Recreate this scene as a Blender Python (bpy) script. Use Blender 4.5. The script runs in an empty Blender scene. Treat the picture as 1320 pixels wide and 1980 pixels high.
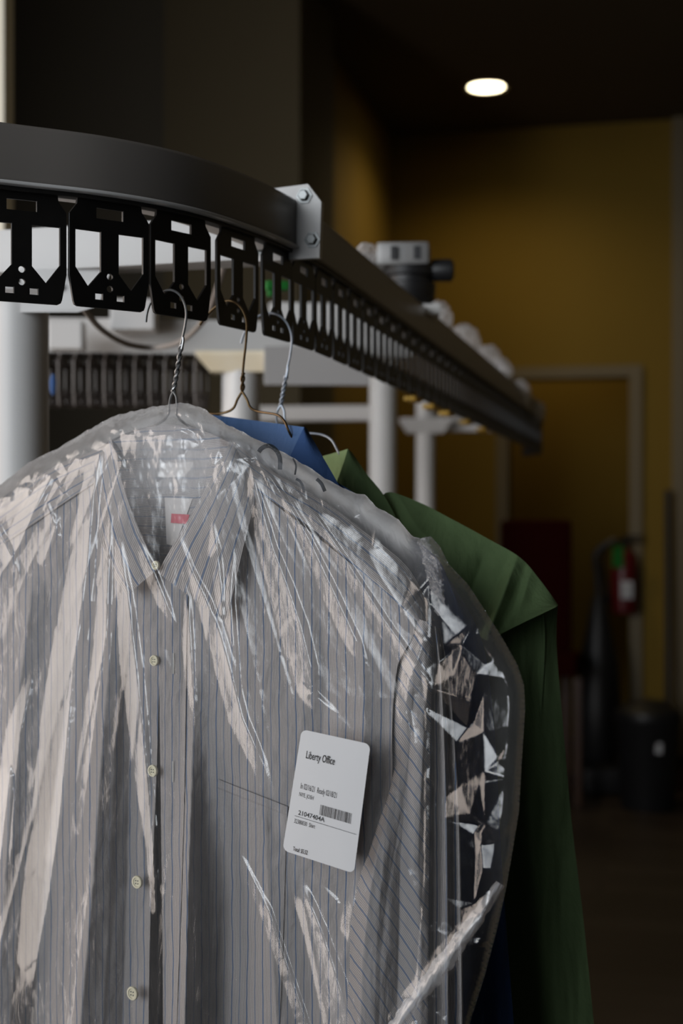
import bpy, bmesh, math, random
import numpy as np
from mathutils import Vector, Matrix
from mathutils.geometry import delaunay_2d_cdt

random.seed(7)
RNG = np.random.default_rng(11)
SC = bpy.context.scene
COL = SC.collection
PI = math.pi

# ------------------------------------------------------------------ camera model
F = 2750.0          # focal length in pixels of the 1320x1980 frame (50 mm on a 36 mm tall sensor)
ZC = 1.39           # eye height
S = 0.82            # conveyor scale

def at(px, py, Y):
    return ((px - 660) / F * Y, Y, ZC + (990 - py) / F * Y)

cam_d = bpy.data.cameras.new('camera')
cam = bpy.data.objects.new('camera', cam_d)
COL.objects.link(cam)
cam.location = (0, 0, ZC)
cam.rotation_euler = (PI / 2, 0, 0)
cam_d.sensor_fit = 'VERTICAL'
cam_d.sensor_height = 36.0
cam_d.sensor_width = 24.0
cam_d.lens = 50.0
cam_d.clip_start = 0.05
cam_d.dof.use_dof = True
cam_d.dof.focus_distance = 1.13
cam_d.dof.aperture_fstop = 5.0
cam_d.dof.aperture_blades = 9
SC.camera = cam
SC.view_settings.view_transform = 'Standard'
SC.view_settings.look = 'None'
SC.cycles.use_denoising = True
SC.cycles.transparent_max_bounces = 24
SC.cycles.max_bounces = 8
SC.cycles.sample_clamp_indirect = 4.0

# ------------------------------------------------------------------ materials
def new_mat(name):
    m = bpy.data.materials.new(name)
    m.use_nodes = True
    nt = m.node_tree
    nt.nodes.clear()
    out = nt.nodes.new('ShaderNodeOutputMaterial')
    return m, nt, out

def N(nt, typ, **kw):
    n = nt.nodes.new('ShaderNode' + typ)
    for k, v in kw.items():
        if k.startswith('i_'):
            n.inputs[k[2:].replace('_', ' ')].default_value = v
        else:
            setattr(n, k, v)
    return n

def mathn(nt, op, a, b=None, c=None):
    n = nt.nodes.new('ShaderNodeMath')
    n.operation = op
    for i, x in enumerate((a, b, c)):
        if x is None:
            continue
        if isinstance(x, (int, float)):
            n.inputs[i].default_value = x
        else:
            nt.links.new(x, n.inputs[i])
    return n.outputs[0]

def mixc(nt, fac, a, b):
    n = nt.nodes.new('ShaderNodeMix')
    n.data_type = 'RGBA'
    for i, x in ((0, fac), (6, a), (7, b)):
        if isinstance(x, (int, float)):
            n.inputs[i].default_value = x
        elif isinstance(x, tuple):
            n.inputs[i].default_value = x if len(x) == 4 else x + (1,)
        else:
            nt.links.new(x, n.inputs[i])
    return n.outputs[2]

def paint(name, col, rough=0.5, metal=0.0, var=0.12, scale=18, bump=0.0, col2=None, spec=0.35):
    m, nt, out = new_mat(name)
    b = N(nt, 'BsdfPrincipled')
    b.inputs['Roughness'].default_value = rough
    b.inputs['Metallic'].default_value = metal
    b.inputs['Specular IOR Level'].default_value = spec
    tc = N(nt, 'TexCoord')
    no = N(nt, 'TexNoise')
    no.inputs['Scale'].default_value = scale
    no.inputs['Detail'].default_value = 5
    nt.links.new(tc.outputs['Object'], no.inputs['Vector'])
    c2 = col2 or tuple(x * (1 - var * 2.2) for x in col)
    c = mixc(nt, no.outputs['Fac'], tuple(col), tuple(c2))
    nt.links.new(c, b.inputs['Base Color'])
    if bump:
        bp = N(nt, 'Bump')
        bp.inputs['Strength'].default_value = bump
        bp.inputs['Distance'].default_value = 0.002
        nt.links.new(no.outputs['Fac'], bp.inputs['Height'])
        nt.links.new(bp.outputs[0], b.inputs['Normal'])
    nt.links.new(b.outputs[0], out.inputs[0])
    return m

def emit(name, col, st):
    m, nt, out = new_mat(name)
    e = N(nt, 'Emission')
    e.inputs[0].default_value = col + (1,)
    e.inputs[1].default_value = st
    nt.links.new(e.outputs[0], out.inputs[0])
    return m

def fabric_bump(nt, bsdf, weave=900.0):
    tc = N(nt, 'TexCoord')
    a = N(nt, 'TexNoise'); a.inputs['Scale'].default_value = 26; a.inputs['Detail'].default_value = 6
    a.inputs['Roughness'].default_value = 0.55; a.inputs['Distortion'].default_value = 0.6
    mp = N(nt, 'Mapping'); mp.inputs['Scale'].default_value = (1, 1, 0.45)
    nt.links.new(tc.outputs['Object'], mp.inputs[0])
    nt.links.new(mp.outputs[0], a.inputs['Vector'])
    w = N(nt, 'TexNoise'); w.inputs['Scale'].default_value = weave; w.inputs['Detail'].default_value = 1
    nt.links.new(tc.outputs['Object'], w.inputs['Vector'])
    h = mathn(nt, 'ADD', a.outputs['Fac'], mathn(nt, 'MULTIPLY', w.outputs['Fac'], 0.04))
    bp = N(nt, 'Bump'); bp.inputs['Strength'].default_value = 0.6; bp.inputs['Distance'].default_value = 0.009
    nt.links.new(h, bp.inputs['Height'])
    nt.links.new(bp.outputs[0], bsdf.inputs['Normal'])

def striped(name, base, light, blue, rough=0.85):
    m, nt, out = new_mat(name)
    b = N(nt, 'BsdfPrincipled'); b.inputs['Roughness'].default_value = rough
    b.inputs['Specular IOR Level'].default_value = 0.15
    uv = N(nt, 'UVMap'); uv.uv_map = 'UVMap'
    tc = N(nt, 'TexCoord')
    wob = N(nt, 'TexNoise'); wob.inputs['Scale'].default_value = 22; wob.inputs['Detail'].default_value = 3
    nt.links.new(tc.outputs['Object'], wob.inputs['Vector'])
    sp = N(nt, 'SeparateXYZ'); nt.links.new(uv.outputs[0], sp.inputs[0])
    u = mathn(nt, 'ADD', sp.outputs[0], mathn(nt, 'MULTIPLY', mathn(nt, 'SUBTRACT', wob.outputs['Fac'], 0.5), 0.0055))
    t = mathn(nt, 'FRACT', mathn(nt, 'MULTIPLY', u, 1 / 0.0082))
    fine = mathn(nt, 'FRACT', mathn(nt, 'MULTIPLY', t, 6.0))
    fm = mathn(nt, 'SMOOTH_MIN', 1.0, mathn(nt, 'MULTIPLY', mathn(nt, 'ABSOLUTE', mathn(nt, 'SUBTRACT', fine, 0.5)), 2.0), 0.05)
    fm = mathn(nt, 'POWER', fm, 1.6)
    c = mixc(nt, fm, tuple(base), tuple(light))
    bm_ = mathn(nt, 'LESS_THAN', mathn(nt, 'ABSOLUTE', mathn(nt, 'SUBTRACT', t, 0.5)), 0.075)
    # every second blue line is a little fainter
    t2 = mathn(nt, 'FRACT', mathn(nt, 'MULTIPLY', u, 1 / 0.0164))
    alt = mathn(nt, 'ADD', 0.62, mathn(nt, 'MULTIPLY', mathn(nt, 'GREATER_THAN', t2, 0.5), 0.35))
    c = mixc(nt, mathn(nt, 'MULTIPLY', bm_, alt), c, tuple(blue))
    big = N(nt, 'TexNoise'); big.inputs['Scale'].default_value = 9
    nt.links.new(tc.outputs['Object'], big.inputs['Vector'])
    c = mixc(nt, mathn(nt, 'MULTIPLY', big.outputs['Fac'], 0.18), c, (0.16, 0.15, 0.15))
    nt.links.new(c, b.inputs['Base Color'])
    fabric_bump(nt, b)
    nt.links.new(b.outputs[0], out.inputs[0])
    return m

def cloth(name, col, rough=0.9):
    m, nt, out = new_mat(name)
    b = N(nt, 'BsdfPrincipled'); b.inputs['Roughness'].default_value = rough
    b.inputs['Specular IOR Level'].default_value = 0.2
    tc = N(nt, 'TexCoord')
    no = N(nt, 'TexNoise'); no.inputs['Scale'].default_value = 60; no.inputs['Detail'].default_value = 4
    nt.links.new(tc.outputs['Object'], no.inputs['Vector'])
    c = mixc(nt, no.outputs['Fac'], tuple(col), tuple(x * 0.82 for x in col))
    nt.links.new(c, b.inputs['Base Color'])
    fabric_bump(nt, b)
    nt.links.new(b.outputs[0], out.inputs[0])
    return m

def film(name, haze_gain=1.0, rough=0.13, tint=(0.93, 0.93, 0.95), bump=0.16):
    m, nt, out = new_mat(name)
    at_ = N(nt, 'Attribute'); at_.attribute_name = 'haze'
    tc = N(nt, 'TexCoord')
    no = N(nt, 'TexNoise'); no.inputs['Scale'].default_value = 70; no.inputs['Detail'].default_value = 6
    no.inputs['Distortion'].default_value = 1.2
    mp = N(nt, 'Mapping'); mp.inputs['Scale'].default_value = (1.5, 1.5, 0.55)
    nt.links.new(tc.outputs['Object'], mp.inputs[0]); nt.links.new(mp.outputs[0], no.inputs['Vector'])
    bp = N(nt, 'Bump'); bp.inputs['Strength'].default_value = bump; bp.inputs['Distance'].default_value = 0.0022
    nt.links.new(no.outputs['Fac'], bp.inputs['Height'])
    tr = N(nt, 'BsdfTransparent'); tr.inputs[0].default_value = (0.97, 0.97, 0.975, 1)
    df = N(nt, 'BsdfDiffuse'); df.inputs[0].default_value = tint + (1,)
    tl = N(nt, 'BsdfTranslucent'); tl.inputs[0].default_value = tint + (1,)
    nt.links.new(bp.outputs[0], df.inputs['Normal'])
    md = N(nt, 'MixShader'); md.inputs[0].default_value = 0.3
    nt.links.new(df.outputs[0], md.inputs[1]); nt.links.new(tl.outputs[0], md.inputs[2])
    hz = mathn(nt, 'MULTIPLY', at_.outputs['Fac'], mathn(nt, 'ADD', 0.55, mathn(nt, 'MULTIPLY', no.outputs['Fac'], 0.9)))
    hz = mathn(nt, 'MULTIPLY', hz, haze_gain)
    hz = mathn(nt, 'MINIMUM', hz, 0.9)
    m1 = N(nt, 'MixShader')
    nt.links.new(hz, m1.inputs[0]); nt.links.new(tr.outputs[0], m1.inputs[1]); nt.links.new(md.outputs[0], m1.inputs[2])
    gl = N(nt, 'BsdfGlossy'); gl.inputs['Roughness'].default_value = rough
    gl.inputs[0].default_value = (1, 1, 1, 1)
    nt.links.new(bp.outputs[0], gl.inputs['Normal'])
    lw = N(nt, 'LayerWeight'); lw.inputs['Blend'].default_value = 0.5
    fr = mathn(nt, 'MINIMUM', mathn(nt, 'ADD', mathn(nt, 'MULTIPLY', mathn(nt, 'POWER', lw.outputs['Facing'], 4.5), 0.55), 0.052), 0.5)
    m2 = N(nt, 'MixShader')
    nt.links.new(fr, m2.inputs[0]); nt.links.new(m1.outputs[0], m2.inputs[1]); nt.links.new(gl.outputs[0], m2.inputs[2])
    nt.links.new(m2.outputs[0], out.inputs[0])
    return m

M = {}
M['rail'] = paint('rail_grey_enamel', (0.165, 0.150, 0.136), 0.32, 0.0, 0.05, 6)
M['white'] = paint('white_powder_coat', (0.55, 0.54, 0.53), 0.42, 0.0, 0.05, 7)
M['guard'] = paint('shaded_sheet_metal', (0.30, 0.29, 0.285), 0.5, 0, 0.05, 7)  # shade under the rear rail put into the grey
M['cap'] = paint('stained_cream_paint', (0.78, 0.74, 0.64), 0.5, 0, 0, 14, col2=(0.62, 0.50, 0.30))
M['plate'] = paint('black_oiled_steel', (0.011, 0.010, 0.009), 0.45, 0.1, 0.25, 60, spec=0.3)
M['plate_far'] = paint('worn_brown_steel', (0.17, 0.15, 0.14), 0.5, 0.2, 0.25, 60)
M['chain'] = paint('dark_chain_steel', (0.03, 0.028, 0.026), 0.5, 0.4, 0.2, 40)
M['zinc'] = paint('zinc_bolt', (0.22, 0.23, 0.23), 0.4, 0.7, 0.1, 50)
M['wire_grey'] = paint('galvanised_wire', (0.28, 0.28, 0.28), 0.32, 0.85, 0.15, 120)
M['wire_bronze'] = paint('bronze_wire', (0.15, 0.095, 0.045), 0.32, 0.85, 0.25, 120)
M['wire_blue'] = paint('pale_blue_wire', (0.36, 0.40, 0.46), 0.38, 0.5, 0.1, 120)
M['stripe'] = striped('pinstripe_cotton', (0.15, 0.138, 0.132), (0.42, 0.395, 0.38), (0.07, 0.11, 0.185))
M['stripe_in'] = striped('pinstripe_cotton_inside', (0.18, 0.165, 0.16), (0.42, 0.40, 0.39), (0.09, 0.13, 0.20))
M['blue'] = cloth('blue_cotton', (0.045, 0.095, 0.235))
M['green'] = cloth('green_cotton', (0.155, 0.235, 0.105))
M['green_lit'] = cloth('green_cotton_lit_inside', (0.30, 0.42, 0.20))  # lighter copy of the green: light on the inner collar put into colour
M['blue_lit'] = cloth('blue_cotton_lit_inside', (0.075, 0.14, 0.29))  # blue raised likewise, window light painted into the inner collar
M['button'] = paint('pearl_button', (0.62, 0.58, 0.42), 0.3, 0, 0.1, 200)
M['buttonhole'] = paint('buttonhole_thread', (0.36, 0.35, 0.33), 0.8)
M['thread'] = paint('dark_thread', (0.10, 0.10, 0.11), 0.8)
M['paper'] = paint('label_paper', (0.49, 0.49, 0.50), 0.55, 0, 0.015, 30)
M['ink'] = paint('black_ink', (0.02, 0.02, 0.022), 0.6)
M['tag_cloth'] = paint('woven_neck_tag', (0.62, 0.58, 0.55), 0.8)
M['red_ink'] = paint('red_stamp', (0.55, 0.06, 0.09), 0.7, 0, 0.1, 200)
M['greyink'] = paint('grey_bag_print', (0.02, 0.026, 0.034), 0.9, spec=0.05)
M['film'] = film('clear_garment_film', 1.0)
M['film_back'] = film('clear_garment_film_back', 1.25, 0.12, tint=(0.95, 0.935, 0.915))
M['film_far'] = film('clear_wrap_film', 1.0, 0.2, bump=0.8)
M['motor'] = paint('cast_aluminium', (0.24, 0.235, 0.23), 0.4, 0.6, 0.15, 25)
M['black'] = paint('black_plastic', (0.012, 0.012, 0.013), 0.45)
M['cable'] = paint('grey_cable', (0.30, 0.27, 0.25), 0.5)
M['yellow'] = paint('amber_tag', (0.36, 0.21, 0.015), 0.5)
M['greenp'] = paint('green_plastic', (0.01, 0.16, 0.02), 0.5)
M['wall_dark'] = paint('olive_brown_wall', (0.115, 0.092, 0.052), 0.85, 0, 0.06, 3)
M['wall_dim'] = paint('grey_brown_wall', (0.10, 0.088, 0.065), 0.85, 0, 0.06, 3)
M['wall_yellow'] = paint('mustard_wall', (0.19, 0.118, 0.013), 0.85, 0, 0.05, 3)
M['ceil'] = paint('dark_ceiling', (0.075, 0.055, 0.028), 0.9, 0, 0.05, 3)
M['trim'] = paint('painted_trim', (0.16, 0.125, 0.07), 0.6, 0, 0.05, 4)
M['jamb'] = paint('cream_window_jamb', (0.85, 0.81, 0.68), 0.6, 0, 0.05, 4)
M['red_dark'] = paint('dark_red_vinyl', (0.024, 0.0015, 0.001), 0.9, spec=0.05)
M['ext_red'] = paint('extinguisher_red', (0.10, 0.005, 0.007), 0.35)
M['wood'] = paint('reddish_wood', (0.05, 0.02, 0.008), 0.5)
M['bulb'] = emit('lamp_diffuser', (1.0, 0.86, 0.56), 9.0)

def wood_floor():
    m, nt, out = new_mat('plank_floor')
    b = N(nt, 'BsdfPrincipled'); b.inputs['Roughness'].default_value = 0.42
    tc = N(nt, 'TexCoord')
    mp = N(nt, 'Mapping'); mp.inputs['Rotation'].default_value = (0, 0, 0.226)
    nt.links.new(tc.outputs['Object'], mp.inputs[0])
    br = N(nt, 'TexBrick'); br.inputs['Scale'].default_value = 1.0
    br.inputs['Brick Width'].default_value = 1.2; br.inputs['Row Height'].default_value = 0.15
    br.inputs['Mortar Size'].default_value = 0.004
    br.inputs['Color1'].default_value = (0.032, 0.022, 0.015, 1); br.inputs['Color2'].default_value = (0.055, 0.04, 0.028, 1)
    br.inputs['Mortar'].default_value = (0.01, 0.007, 0.005, 1)
    nt.links.new(mp.outputs[0], br.inputs['Vector'])
    no = N(nt, 'TexNoise'); no.inputs['Scale'].default_value = 5; no.inputs['Detail'].default_value = 8
    m2 = N(nt, 'Mapping'); m2.inputs['Scale'].default_value = (1, 12, 1)
    nt.links.new(mp.outputs[0], m2.inputs[0]); nt.links.new(m2.outputs[0], no.inputs['Vector'])
    c = mixc(nt, mathn(nt, 'MULTIPLY', no.outputs['Fac'], 0.7), br.outputs[0], (0.02, 0.013, 0.01))
    nt.links.new(c, b.inputs['Base Color'])
    nt.links.new(b.outputs[0], out.inputs[0])
    return m
M['floor'] = wood_floor()

# ------------------------------------------------------------------ object helpers
def tag(o, label, cat, group=None):
    o['label'] = label
    o['category'] = cat
    if group:
        o['group'] = group
    return o

def thing(name, label, cat, loc, group=None, rotz=0):
    o = bpy.data.objects.new(name, None)
    o.empty_display_size = 0.05
    COL.objects.link(o)
    o.location = loc
    o.rotation_euler = (0, 0, rotz)
    return tag(o, label, cat, group)

def mesh(name, verts, faces, mat, parent=None, org=None, smooth=True, uv=None, attr=None, label=None):
    """verts in world coordinates when org is given (or the parent's location), else local."""
    v = np.asarray(verts, dtype=np.float64).reshape(-1, 3)
    rt = parent
    if org is None and parent is not None:
        while rt.parent is not None:
            rt = rt.parent
        org = tuple(rt.location)
    if org is not None:
        v = v - np.array(org)[None, :]
    me = bpy.data.meshes.new(name)
    me.from_pydata(v.tolist(), [], [tuple(f) for f in faces])
    if uv is not None:
        ul = me.uv_layers.new(name='UVMap')
        li = np.zeros(len(me.loops), dtype=np.int32)
        me.loops.foreach_get('vertex_index', li)
        ul.data.foreach_set('uv', np.asarray(uv, dtype=np.float32)[li].ravel())
    if attr is not None:
        for k, a in attr.items():
            at_ = me.attributes.new(k, 'FLOAT', 'POINT')
            at_.data.foreach_set('value', np.asarray(a, dtype=np.float32).ravel())
    if smooth:
        me.polygons.foreach_set('use_smooth', [True] * len(me.polygons))
    me.materials.append(mat)
    me.update()
    o = bpy.data.objects.new(name, me)
    COL.objects.link(o)
    if parent is not None:
        o.parent = parent
    elif org is not None:
        o.location = org
    if label:
        o['label'] = label
    return o

class MB:
    """Collects world-space shapes into one mesh."""
    def __init__(self):
        self.v = []; self.f = []
    def add(self, vs, fs):
        b = len(self.v)
        self.v += [tuple(x) for x in vs]
        self.f += [tuple(i + b for i in f) for f in fs]
        return self
    def box(self, c, sx, sy, sz, rz=0, bev=0.0, mat=None):
        bm = bmesh.new()
        bmesh.ops.create_cube(bm, size=1)
        bmesh.ops.scale(bm, vec=(sx, sy, sz), verts=bm.verts)
        if bev:
            bmesh.ops.bevel(bm, geom=bm.edges[:], offset=bev, segments=2, affect='EDGES', profile=0.7)
        if mat is not None:
            bmesh.ops.transform(bm, matrix=mat, verts=bm.verts)
        bmesh.ops.rotate(bm, cent=(0, 0, 0), matrix=Matrix.Rotation(rz, 3, 'Z'), verts=bm.verts)
        bmesh.ops.translate(bm, vec=c, verts=bm.verts)
        bm.verts.index_update()
        self.add([v.co[:] for v in bm.verts], [[v.index for v in f.verts] for f in bm.faces])
        bm.free()
        return self
    def lathe(self, prof, c, n=24, axis='Z', mat=None):
        """prof: (r, h) list along the axis, closed with caps when r=0 at the ends."""
        vs = []; fs = []
        for r, h in prof:
            for k in range(n):
                a = 2 * PI * k / n
                p = Vector((r * math.cos(a), r * math.sin(a), h))
                if axis == 'X': p = Vector((p.z, p.x, p.y))
                if axis == 'Y': p = Vector((p.x, p.z, p.y))
                if mat is not None: p = mat @ p
                vs.append((p.x + c[0], p.y + c[1], p.z + c[2]))
        for j in range(len(prof) - 1):
            for k in range(n):
                k2 = (k + 1) % n
                fs.append((j * n + k, j * n + k2, (j + 1) * n + k2, (j + 1) * n + k))
        fs.append(tuple(range(n - 1, -1, -1)))
        fs.append(tuple((len(prof) - 1) * n + k for k in range(n)))
        return self.add(vs, fs)
    def tube(self, pts, r, n=8):
        pts = [Vector(p) for p in pts]
        vs = []; fs = []
        up = Vector((0.13, 0.21, 0.97)).normalized()
        prev = None
        for i, p in enumerate(pts):
            t = (pts[min(i + 1, len(pts) - 1)] - pts[max(i - 1, 0)])
            t.normalize()
            if prev is None:
                a = t.cross(up)
                if a.length < 1e-4: a = t.cross(Vector((1, 0, 0)))
            else:
                a = prev - t * prev.dot(t)
            a.normalize(); prev = a
            b = t.cross(a)
            rr = r[i] if isinstance(r, (list, tuple)) else r
            for k in range(n):
                an = 2 * PI * k / n
                q = p + a * (rr * math.cos(an)) + b * (rr * math.sin(an))
                vs.append(q[:])
        for i in range(len(pts) - 1):
            for k in range(n):
                k2 = (k + 1) % n
                fs.append((i * n + k, i * n + k2, (i + 1) * n + k2, (i + 1) * n + k))
        fs.append(tuple(range(n - 1, -1, -1)))
        fs.append(tuple((len(pts) - 1) * n + k for k in range(n)))
        return self.add(vs, fs)
    def build(self, name, mat, parent=None, org=None, smooth=False, label=None):
        o = mesh(name, self.v, self.f, mat, parent, org, smooth, label=label)
        if smooth:
            set_auto(o)
        return o

def set_auto(o, ang=0.7):
    me = o.data
    bm = bmesh.new(); bm.from_mesh(me)
    for e in bm.edges:
        e.smooth = not (len(e.link_faces) == 2 and e.calc_face_angle(0) > ang)
    bm.to_mesh(me); bm.free()

def catmull(pts, n):
    """n points through pts, index-parametrised, any dimension."""
    P = np.asarray(pts, dtype=float)
    m = len(P)
    t = np.linspace(0, m - 1, n)
    i = np.clip(np.floor(t).astype(int), 0, m - 2)
    f = (t - i)[:, None]
    p0 = P[np.maximum(i - 1, 0)]; p1 = P[i]; p2 = P[i + 1]; p3 = P[np.minimum(i + 2, m - 1)]
    return 0.5 * (2 * p1 + (p2 - p0) * f + (2 * p0 - 5 * p1 + 4 * p2 - p3) * f ** 2 + (3 * p1 - p0 - 3 * p2 + p3) * f ** 3)

def lin(pts, n):
    P = np.asarray(pts, dtype=float)
    d = np.concatenate([[0], np.cumsum(np.linalg.norm(np.diff(P, axis=0), axis=1))])
    t = np.linspace(0, d[-1], n)
    return np.stack([np.interp(t, d, P[:, k]) for k in range(P.shape[1])], 1)

def vnoise(x, y, seed=0):
    """smooth value noise in [-1,1]"""
    r = np.random.default_rng(seed)
    T = r.uniform(-1, 1, (256, 256))
    xi = np.floor(x).astype(int); yi = np.floor(y).astype(int)
    fx = x - xi; fy = y - yi
    fx = fx * fx * fx * (fx * (fx * 6 - 15) + 10); fy = fy * fy * fy * (fy * (fy * 6 - 15) + 10)
    g = lambda a, b: T[a % 256, b % 256]
    return (g(xi, yi) * (1 - fx) + g(xi + 1, yi) * fx) * (1 - fy) + (g(xi, yi + 1) * (1 - fx) + g(xi + 1, yi + 1) * fx) * fy

def fbm(x, y, o=4, seed=0):
    s = 0; a = 1; tot = 0
    for k in range(o):
        s = s + a * vnoise(x * 2 ** k + 17.3 * k, y * 2 ** k - 9.1 * k, seed + k); tot += a; a *= 0.5
    return s / tot

def taut(folds, slope=0.27):
    """wide flat left flank, narrow right flank"""
    out = []
    for fd, sk, pw in folds:
        out.append(([(x, y, slope * 1.5 * w_ * 1.1 / 2330.0 * (0.35 if h_ < 0.0025 else 1.0), w_ * 1.1) for (x, y, h_, w_) in fd], -0.5 + 0.3 * sk, pw))
    return out

def ridges(px, py, folds):
    """sum of fold profiles; fold = [(x, y, height, halfwidth), ...], skew, power"""
    out = np.zeros_like(px)
    for fd, skew, pw in folds:
        best = np.full_like(px, 1e9); hh = np.zeros_like(px)
        val = np.zeros_like(px)
        for (x0, y0, h0, w0), (x1, y1, h1, w1) in zip(fd[:-1], fd[1:]):
            dx, dy = x1 - x0, y1 - y0
            L = math.hypot(dx, dy) + 1e-6
            t = np.clip(((px - x0) * dx + (py - y0) * dy) / (L * L), 0, 1)
            qx = px - (x0 + t * dx); qy = py - (y0 + t * dy)
            sd = (qx * dy - qy * dx) / L
            dist = np.hypot(qx, qy)
            w = w0 + (w1 - w0) * t; h = h0 + (h1 - h0) * t
            ws = np.where(sd > 0, w * (1 + skew), w * (1 - skew))
            a = np.clip(1 - dist / np.maximum(ws, 1e-3), 0, 1)
            p = h * (a ** pw)
            val = np.where(np.abs(p) > np.abs(val), p, val)
        out += val
    return out

class Frame:
    """Vertical plane through p0 (x, y), facing the camera side, seen through pixels."""
    def __init__(self, npx, Y0, th):
        self.p0 = ((npx - 660) / F * Y0, Y0)
        self.n = (-math.sin(th), -math.cos(th))
        self.d = (math.cos(th), -math.sin(th))
        self.k = self.p0[0] * self.n[0] + self.p0[1] * self.n[1]
    def w(self, px, py, dn=0.0):
        px = np.asarray(px, float); py = np.asarray(py, float)
        a = (px - 660) / F
        Y = (self.k + dn) / (a * self.n[0] + self.n[1])
        return np.stack([a * Y, Y, ZC + (990 - py) / F * Y], -1)
    def s(self, P):
        return (P[..., 0] - self.p0[0]) * self.d[0] + (P[..., 1] - self.p0[1]) * self.d[1]
    def z(self, P):
        return P[..., 2] - ZC

def gridfaces(nv, nu):
    i = np.arange((nv - 1) * nu).reshape(nv - 1, nu)[:, :-1]
    return np.stack([i, i + nu, i + nu + 1, i + 1], -1).reshape(-1, 4).tolist()

def ruled(name, fr, L, R, nu, nv, depth, mat, parent, uvmode='s', smooth_curve=True, attr=None, warp=None, label=None, rot=0.0):
    fn = catmull if smooth_curve else lin
    l = fn(L, nv); r = fn(R, nv)
    u = np.linspace(0, 1, nu)[None, :]; v = np.linspace(0, 1, nv)[:, None]
    px = l[:, :1] * (1 - u) + r[:, :1] * u
    py = l[:, 1:2] * (1 - u) + r[:, 1:2] * u
    if warp is not None:
        px, py = warp(px, py, u + 0 * v, v + 0 * u)
    dn = depth(u + 0 * v, v + 0 * u, px, py)
    P = fr.w(px, py, dn)
    Pf = fr.w(px, py, 0.0)
    s = fr.s(Pf); z = fr.z(Pf)
    if uvmode == 's':
        U = s; V = z
    elif uvmode == 'z':
        U = z; V = s
    elif uvmode == 'u':
        wid = np.mean(np.hypot(r[:, 0] - l[:, 0], r[:, 1] - l[:, 1])) / 2300
        U = (u + 0 * v) * wid; V = z
    else:   # 'rot'
        U = s * math.cos(rot) + z * math.sin(rot); V = z
    uv = np.stack([U, V], -1).reshape(-1, 2)
    at_ = {k: f(px, py).ravel() for k, f in attr.items()} if attr else None
    return mesh(name, P.reshape(-1, 3), gridfaces(nv, nu), mat, parent, uv=uv, attr=at_, label=label)

def text_mesh(txt, bold=0.0):
    cu = bpy.data.curves.new('txt', 'FONT')
    cu.body = txt; cu.size = 1.0; cu.offset = bold
    cu.resolution_u = 3
    o = bpy.data.objects.new('txt', cu)
    COL.objects.link(o)
    bpy.context.view_layer.update()
    me = bpy.data.meshes.new_from_object(o.evaluated_get(bpy.context.evaluated_depsgraph_get()))
    v = np.array([x.co[:2] for x in me.vertices]); f = [tuple(p.vertices) for p in me.polygons]
    bpy.data.objects.remove(o); bpy.data.curves.remove(cu); bpy.data.meshes.remove(me)
    return v, f

def shape2d(outline, holes, thick):
    """flat plate with holes; returns local verts (x along tangent, y normal, z up) and faces"""
    cu = bpy.data.curves.new('shape', 'CURVE')
    cu.dimensions = '2D'; cu.fill_mode = 'BOTH'; cu.extrude = thick / 2; cu.bevel_depth = thick * 0.12; cu.bevel_resolution = 0
    for pl in [outline] + holes:
        sp = cu.splines.new('POLY'); sp.points.add(len(pl) - 1)
        for p, q in zip(sp.points, pl): p.co = (q[0], q[1], 0, 1)
        sp.use_cyclic_u = True
    o = bpy.data.objects.new('shape', cu); COL.objects.link(o)
    bpy.context.view_layer.update()
    me = bpy.data.meshes.new_from_object(o.evaluated_get(bpy.context.evaluated_depsgraph_get()))
    v = [(x.co[0], x.co[2], x.co[1]) for x in me.vertices]; f = [tuple(p.vertices) for p in me.polygons]
    bpy.data.objects.remove(o); bpy.data.curves.remove(cu); bpy.data.meshes.remove(me)
    return v, f

# ------------------------------------------------------------------ room
TH = math.radians(90 - 77.0)        # room is turned with the straight run of the conveyor
U_ = (math.sin(TH), math.cos(TH)); V_ = (math.cos(TH), -math.sin(TH))
B0 = (0.278, 7.65)                  # back left corner of the rear recess
CEIL = ZC + 2.02
def room(u, v, z=0.0):
    """u along the rail direction, v to the right, from the rear left corner"""
    return (B0[0] + U_[0] * u + V_[0] * v, B0[1] + U_[1] * u + V_[1] * v, z)

def struct(name, mb, mat, org):
    o = mb.build(name, mat, None, org)
    o['kind'] = 'structure'
    return o

def rbox(u0, u1, v0, v1, z0, z1):
    vs = [room(u, v, z) for z in (z0, z1) for (u, v) in ((u0, v0), (u0, v1), (u1, v1), (u1, v0))]
    return MB().add(vs, [(0, 1, 2, 3), (7, 6, 5, 4), (0, 4, 5, 1), (1, 5, 6, 2), (2, 6, 7, 3), (3, 7, 4, 0)])

struct('floor', MB().add([room(-10, -6, 0), room(-10, 4, 0), room(3, 4, 0), room(3, -6, 0)], [(0, 1, 2, 3)]), M['floor'], room(-3, 0, 0))
struct('ceiling_high', rbox(-10, -1.86, -6, 0.11, CEIL + 0.6, CEIL + 0.7), M['ceil'], room(-4, -2, CEIL + 0.6))
struct('ceiling', rbox(-10, 3, 0.11, 4, CEIL, CEIL + 0.1).add(*[(lambda b: (b.v, b.f))(rbox(-1.86, 3, -0.3, 0.11, CEIL, CEIL + 0.1))][0]), M['ceil'], room(-3, 0, CEIL))
# rear wall with a doorway
dv0, dv1, dtop = 0.62, 1.245, 2.09
wb = rbox(0, 0.12, -0.1, dv0, 0, CEIL)
for b in (rbox(0, 0.12, dv1, 1.60, 0, CEIL), rbox(0, 0.12, dv0, dv1, dtop, CEIL)):
    wb.add(b.v, b.f)
struct('wall_back', wb, M['wall_yellow'], room(0, 0.6, 0))
struct('wall_left', rbox(-1.86, 0.0, -0.12, 0, 0, CEIL), M['wall_yellow'], room(-0.7, -0.06, 0))
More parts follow.
